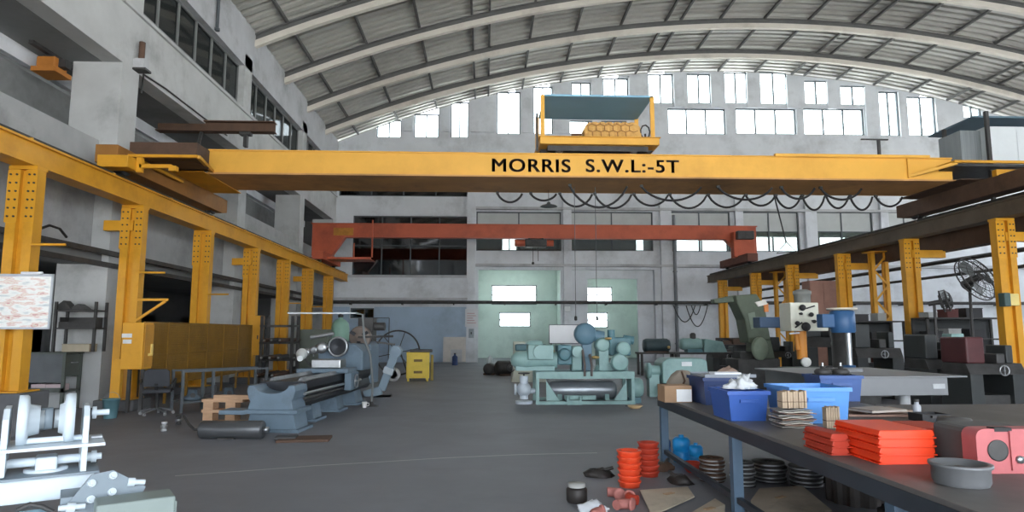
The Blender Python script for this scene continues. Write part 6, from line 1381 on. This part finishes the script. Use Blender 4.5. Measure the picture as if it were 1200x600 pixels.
M_dk2 = mat('dark grey machine paint', (54, 57, 57), .5, var=.12, scale=3, dirt=(40, 40, 40), dirt_amt=.5)
machine(1086, 1130, 392, 13.0, 'dark grey lathe with teal edged head behind the surface plate', accent=None)
machine(1134, 1200, 395, 11.7, 'dark lathe with a dull red headstock at the right photo edge', accent=mat('dull red machine', (78, 40, 42), .5, var=.12))
machine(1004, 1058, 380, 15.5, 'dark lathe between the lattice column and the blue pillar drill')
machine(946, 1000, 366, 18.0, 'tall dark lathe in front of the dull pink cabinet')
machine(905, 935, 395, 21.0, 'far dark lathe behind the cream drill head')
machine(835, 868, 402, 24.0, 'far dark lathe left of the green press')
p = atY(1132, 392, 13.2); k = thing('teal_hood', 'small bright teal hood standing on a post between the two right lathes', 'hood', (p.x, 13.6, 0)); hz = atY(1132, 391, 13.6).z; MB().prism([(-.14, hz-.12), (.16, hz-.16), (.14, hz), (-.12, hz)], -.15, .15, 'Y').build('hood', M_tl, k, .01); MB().box(-.03, .03, -.03, .03, 0, hz-.13).build('post', M_dsteel, k)
# racks of stock behind
def rack(px0, px1, ptop, Y, zs, label, items, short):
    a = atY(px0, 400, Y); b = atY(px1, 400, Y); h = atY((px0+px1)/2, ptop, Y).z; c = (a.x+b.x)/2; w = (b.x-a.x)/2
    k = thing('storage_rack', label, 'rack', (c, Y, 0))
    for x in (-w, w-.06):
        for y in (0, .6): MB().box(x, x+.06, y, y+.06, 0, h).build('upright', M_dsteel, k)
    for z in zs: MB().box(-w, w, .0, .66, z*h-.04, z*h).build('shelf', M_dsteel, k)
    MB().box(-w+.06, w-.06, .662, .68, .05, h).build('back_panel', M_dk2, k); MB().box(-w+.07, w-.07, .1, .6, .02, zs[0]*h-.05).build('base_cupboard', M_dk2, k)
    rnd = random.Random(int(px0)); n = 0
    cols_ = [('grey white', (170, 172, 170)), ('dark', (60, 60, 62)), ('brown', (96, 78, 66)), ('teal', (72, 104, 100)), ('dull red', (96, 54, 52))]
    for zi, z in enumerate(zs):
        x = -w+.15
        while x < w-.35:
            bw2 = rnd.uniform(.22, .5); bh2 = rnd.uniform(.12, .26); cn = cols_[rnd.choice(items)]
            if x+bw2 < w-.1:
                q = thing('storage_box', '%s box on the %s of the %s' % (cn[0], ('bottom shelf', 'second shelf', 'third shelf', 'top shelf')[min(zi, 3)], short), 'box', (c+x+bw2/2, Y+.33, z*h+.003), 0, '%s boxes on %s tier %s' % (cn[0], short, 'abcd'[min(zi, 3)]))
                MB().box(-bw2/2, bw2/2, -.2, .2, 0, bh2).build('body', mat('box '+cn[0], cn[1], .7, var=.1), q, .008); MB().box(-bw2/2-.008, bw2/2+.008, -.208, .208, bh2, bh2+.02).build('lid', mat('box '+cn[0], cn[1]), q)
            x += bw2+rnd.uniform(.06, .3)
rack(1088, 1185, 372, 17.0, (.4, .72, 1.0), 'long dark rack right of the armed column, behind the lathes', (0, 1, 1, 1, 2, 4), 'long rack behind the right lathes')
rack(1000, 1062, 376, 19.5, (.35, .7, 1.0), 'dark rack behind the lattice column', (0, 1, 1, 4), 'rack behind the lattice column')
p = atY(968, 400, 24.0); k = thing('tall_cabinet', 'tall dull pink cabinet behind the blue pillar drill', 'cabinet', (p.x, 24.0, 0)); hz = atY(968, 329, 24.0).z; M_dp = mat('dull pink paint', (160, 120, 104), .6, var=.1, dirt=(120, 90, 80))
MB().box(-.52, .52, 0, .6, .1, hz).build('body', M_dp, k, .01); MB().box(-.5, -.01, -.02, 0, .15, hz-.05).build('door', M_dp, k, .004); MB().box(.01, .5, -.02, 0, .15, hz-.05).build('door', M_dp, k, .004); MB().box(-.5, .5, .02, .58, 0, .1).build('plinth', M_dsteel, k); MB().box(.03, .06, -.05, -.02, hz*.5, hz*.5+.2).build('handle', M_steel, k)
rack(845, 895, 396, 27.0, (.4, .8), 'low dark rack below the green press arm', (1, 2), 'low rack by the press')
# service pipes along the right, high across
# big wall fan on a stand: cage, blades, motor
def fan(px, py, Y, R_, label, tilt, zrot):
    c = atY(px, py, Y); k = thing('pedestal_fan', label, 'fan', (c.x, Y, 0), zrot); z = c.z
    Mx = Matrix.Translation((0, 0, z)) @ Matrix.Rotation(tilt, 4, 'X')
    def T(p): return Mx @ Vector(p)
    g = MB()
    for r_, d in ((R_, -.0), (R_*.72, -.07), (R_*.4, -.1), (R_, .12), (R_*.6, .16)): g.tube([T((r_*math.cos(i*PI/18), d, r_*math.sin(i*PI/18))) for i in range(36)], .008 if r_ < R_ else .016, 6, True)
    for i in range(24):
        t = i*PI/12; u = (math.cos(t), math.sin(t)); g.tube([T((u[0]*R_*.12, -.11, u[1]*R_*.12)), T((u[0]*R_*.6, -.09, u[1]*R_*.6)), T((u[0]*R_, .0, u[1]*R_)), T((u[0]*R_, .12, u[1]*R_)), T((u[0]*R_*.3, .17, u[1]*R_*.3))], .005, 5)
    g.build1('cage_grille', M_dsteel, k)
    for i in range(3):
        t0 = i*2*PI/3; b = MB(); n = 8; vs = []
        for j in range(n+1):
            r_ = R_*(.15+.75*j/n); wd = .18+.35*math.sin(PI*j/n)
            for e in (-1, 1): vs.append(T((r_*math.cos(t0+e*wd), .05+e*.035, r_*math.sin(t0+e*wd))))
        b.add(vs, [(2*j, 2*j+1, 2*j+3, 2*j+2) for j in range(n)], True); b.build('blade', mat('grey fan blade', (96, 100, 100), .5), k)
    b = MB(); b.cyl(T((0, -.06, 0)), T((0, .1, 0)), R_*.16, n=18).cyl(T((0, .12, 0)), T((0, .42, 0)), R_*.22, n=18); b.build('motor', M_dsteel, k)
    b = MB(); b.cyl(T((0, .3, -.05)), (0, .3, .05), .035, n=12); b.build('pole', M_dsteel, k); MB().lathe([(.32, 0), (.32, .03), (.06, .08), (0, .08)], (0, .3, 0), n=24).build('base', M_dsteel, k)
fan(1147, 325, 15.6, .58, 'large black industrial fan tilted up behind the right runway', -.45, .3)
fan(1110, 352, 16.0, .27, 'smaller black fan below and left of the large one', -.2, .9)
# horizontal service pipes and lamp on the nearest right column
a = atY(1188, 352, 14.6); k = thing('signal_lamp', 'pale yellow bulkhead lamp on the nearest right column', 'lamp', (12.35, 14.76, a.z-.12)); MB().box(-.1, .12, -.12, .06, 0, .28).build('body', mat('pale yellow lens', (226, 206, 130), .4), k, .02); MB().box(-.25, -.1, -.14, .06, -.02, .3).build('shade', mat('teal grey shade', (70, 92, 90), .5), k, .02)
a = atY(1068, 414, 17.9); k = thing('switch', 'yellow switch box on the long armed right column', 'switch', (12.3, 18.18, a.z-.1)); MB().box(-.12, .1, -.1, .08, 0, .3).build('body', M_yel, k, .015); MB().box(-.03, .03, -.14, -.1, .1, .2).build('button', M_dsteel, k)
for i, (py, l, rr) in enumerate(((300, 'upper dark service pipe running along behind the right columns', .07), (318, 'lower thin dark pipe along behind the right columns', .05))):
    z = atX(1150, py, 15.3).z; m = MB(); m.cyl((15.3, 12, z), (15.3, 35.5, z), rr, n=12); tag(m.build('right_service_pipe', M_dsteel), l, 'pipe')
# ================================================================== LIGHT
W = bpy.data.worlds.new('sky'); S.world = W; W.use_nodes = True
N = W.node_tree.nodes; L = W.node_tree.links
tc = N.new('ShaderNodeTexCoord'); sx = N.new('ShaderNodeSeparateXYZ'); mr = N.new('ShaderNodeMapRange'); mx = N.new('ShaderNodeMix'); mx.data_type = 'RGBA'
L.new(tc.outputs['Generated'], sx.inputs[0]); L.new(sx.outputs['Z'], mr.inputs['Value']); mr.inputs['From Min'].default_value = -.03; mr.inputs['From Max'].default_value = .03
L.new(mr.outputs[0], mx.inputs[0]); mx.inputs[6].default_value = (1.3, 1.31, 1.3, 1); mx.inputs[7].default_value = (.9, .97, 1.06, 1)   # sunlit yard below, bright overcast above
L.new(mx.outputs[2], N['Background'].inputs[0])
bg = W.node_tree.nodes['Background']; bg.inputs[0].default_value = (.93, .97, 1, 1); bg.inputs[1].default_value = 7.0
S.view_settings.view_transform = 'Standard'; S.view_settings.look = 'None'; S.view_settings.gamma = 1; S.view_settings.use_curve_mapping = False
S.view_settings.exposure = 0.45
S.cycles.max_bounces = 8; S.cycles.diffuse_bounces = 5; S.cycles.transparent_max_bounces = 12
S.cycles.sample_clamp_indirect = 6
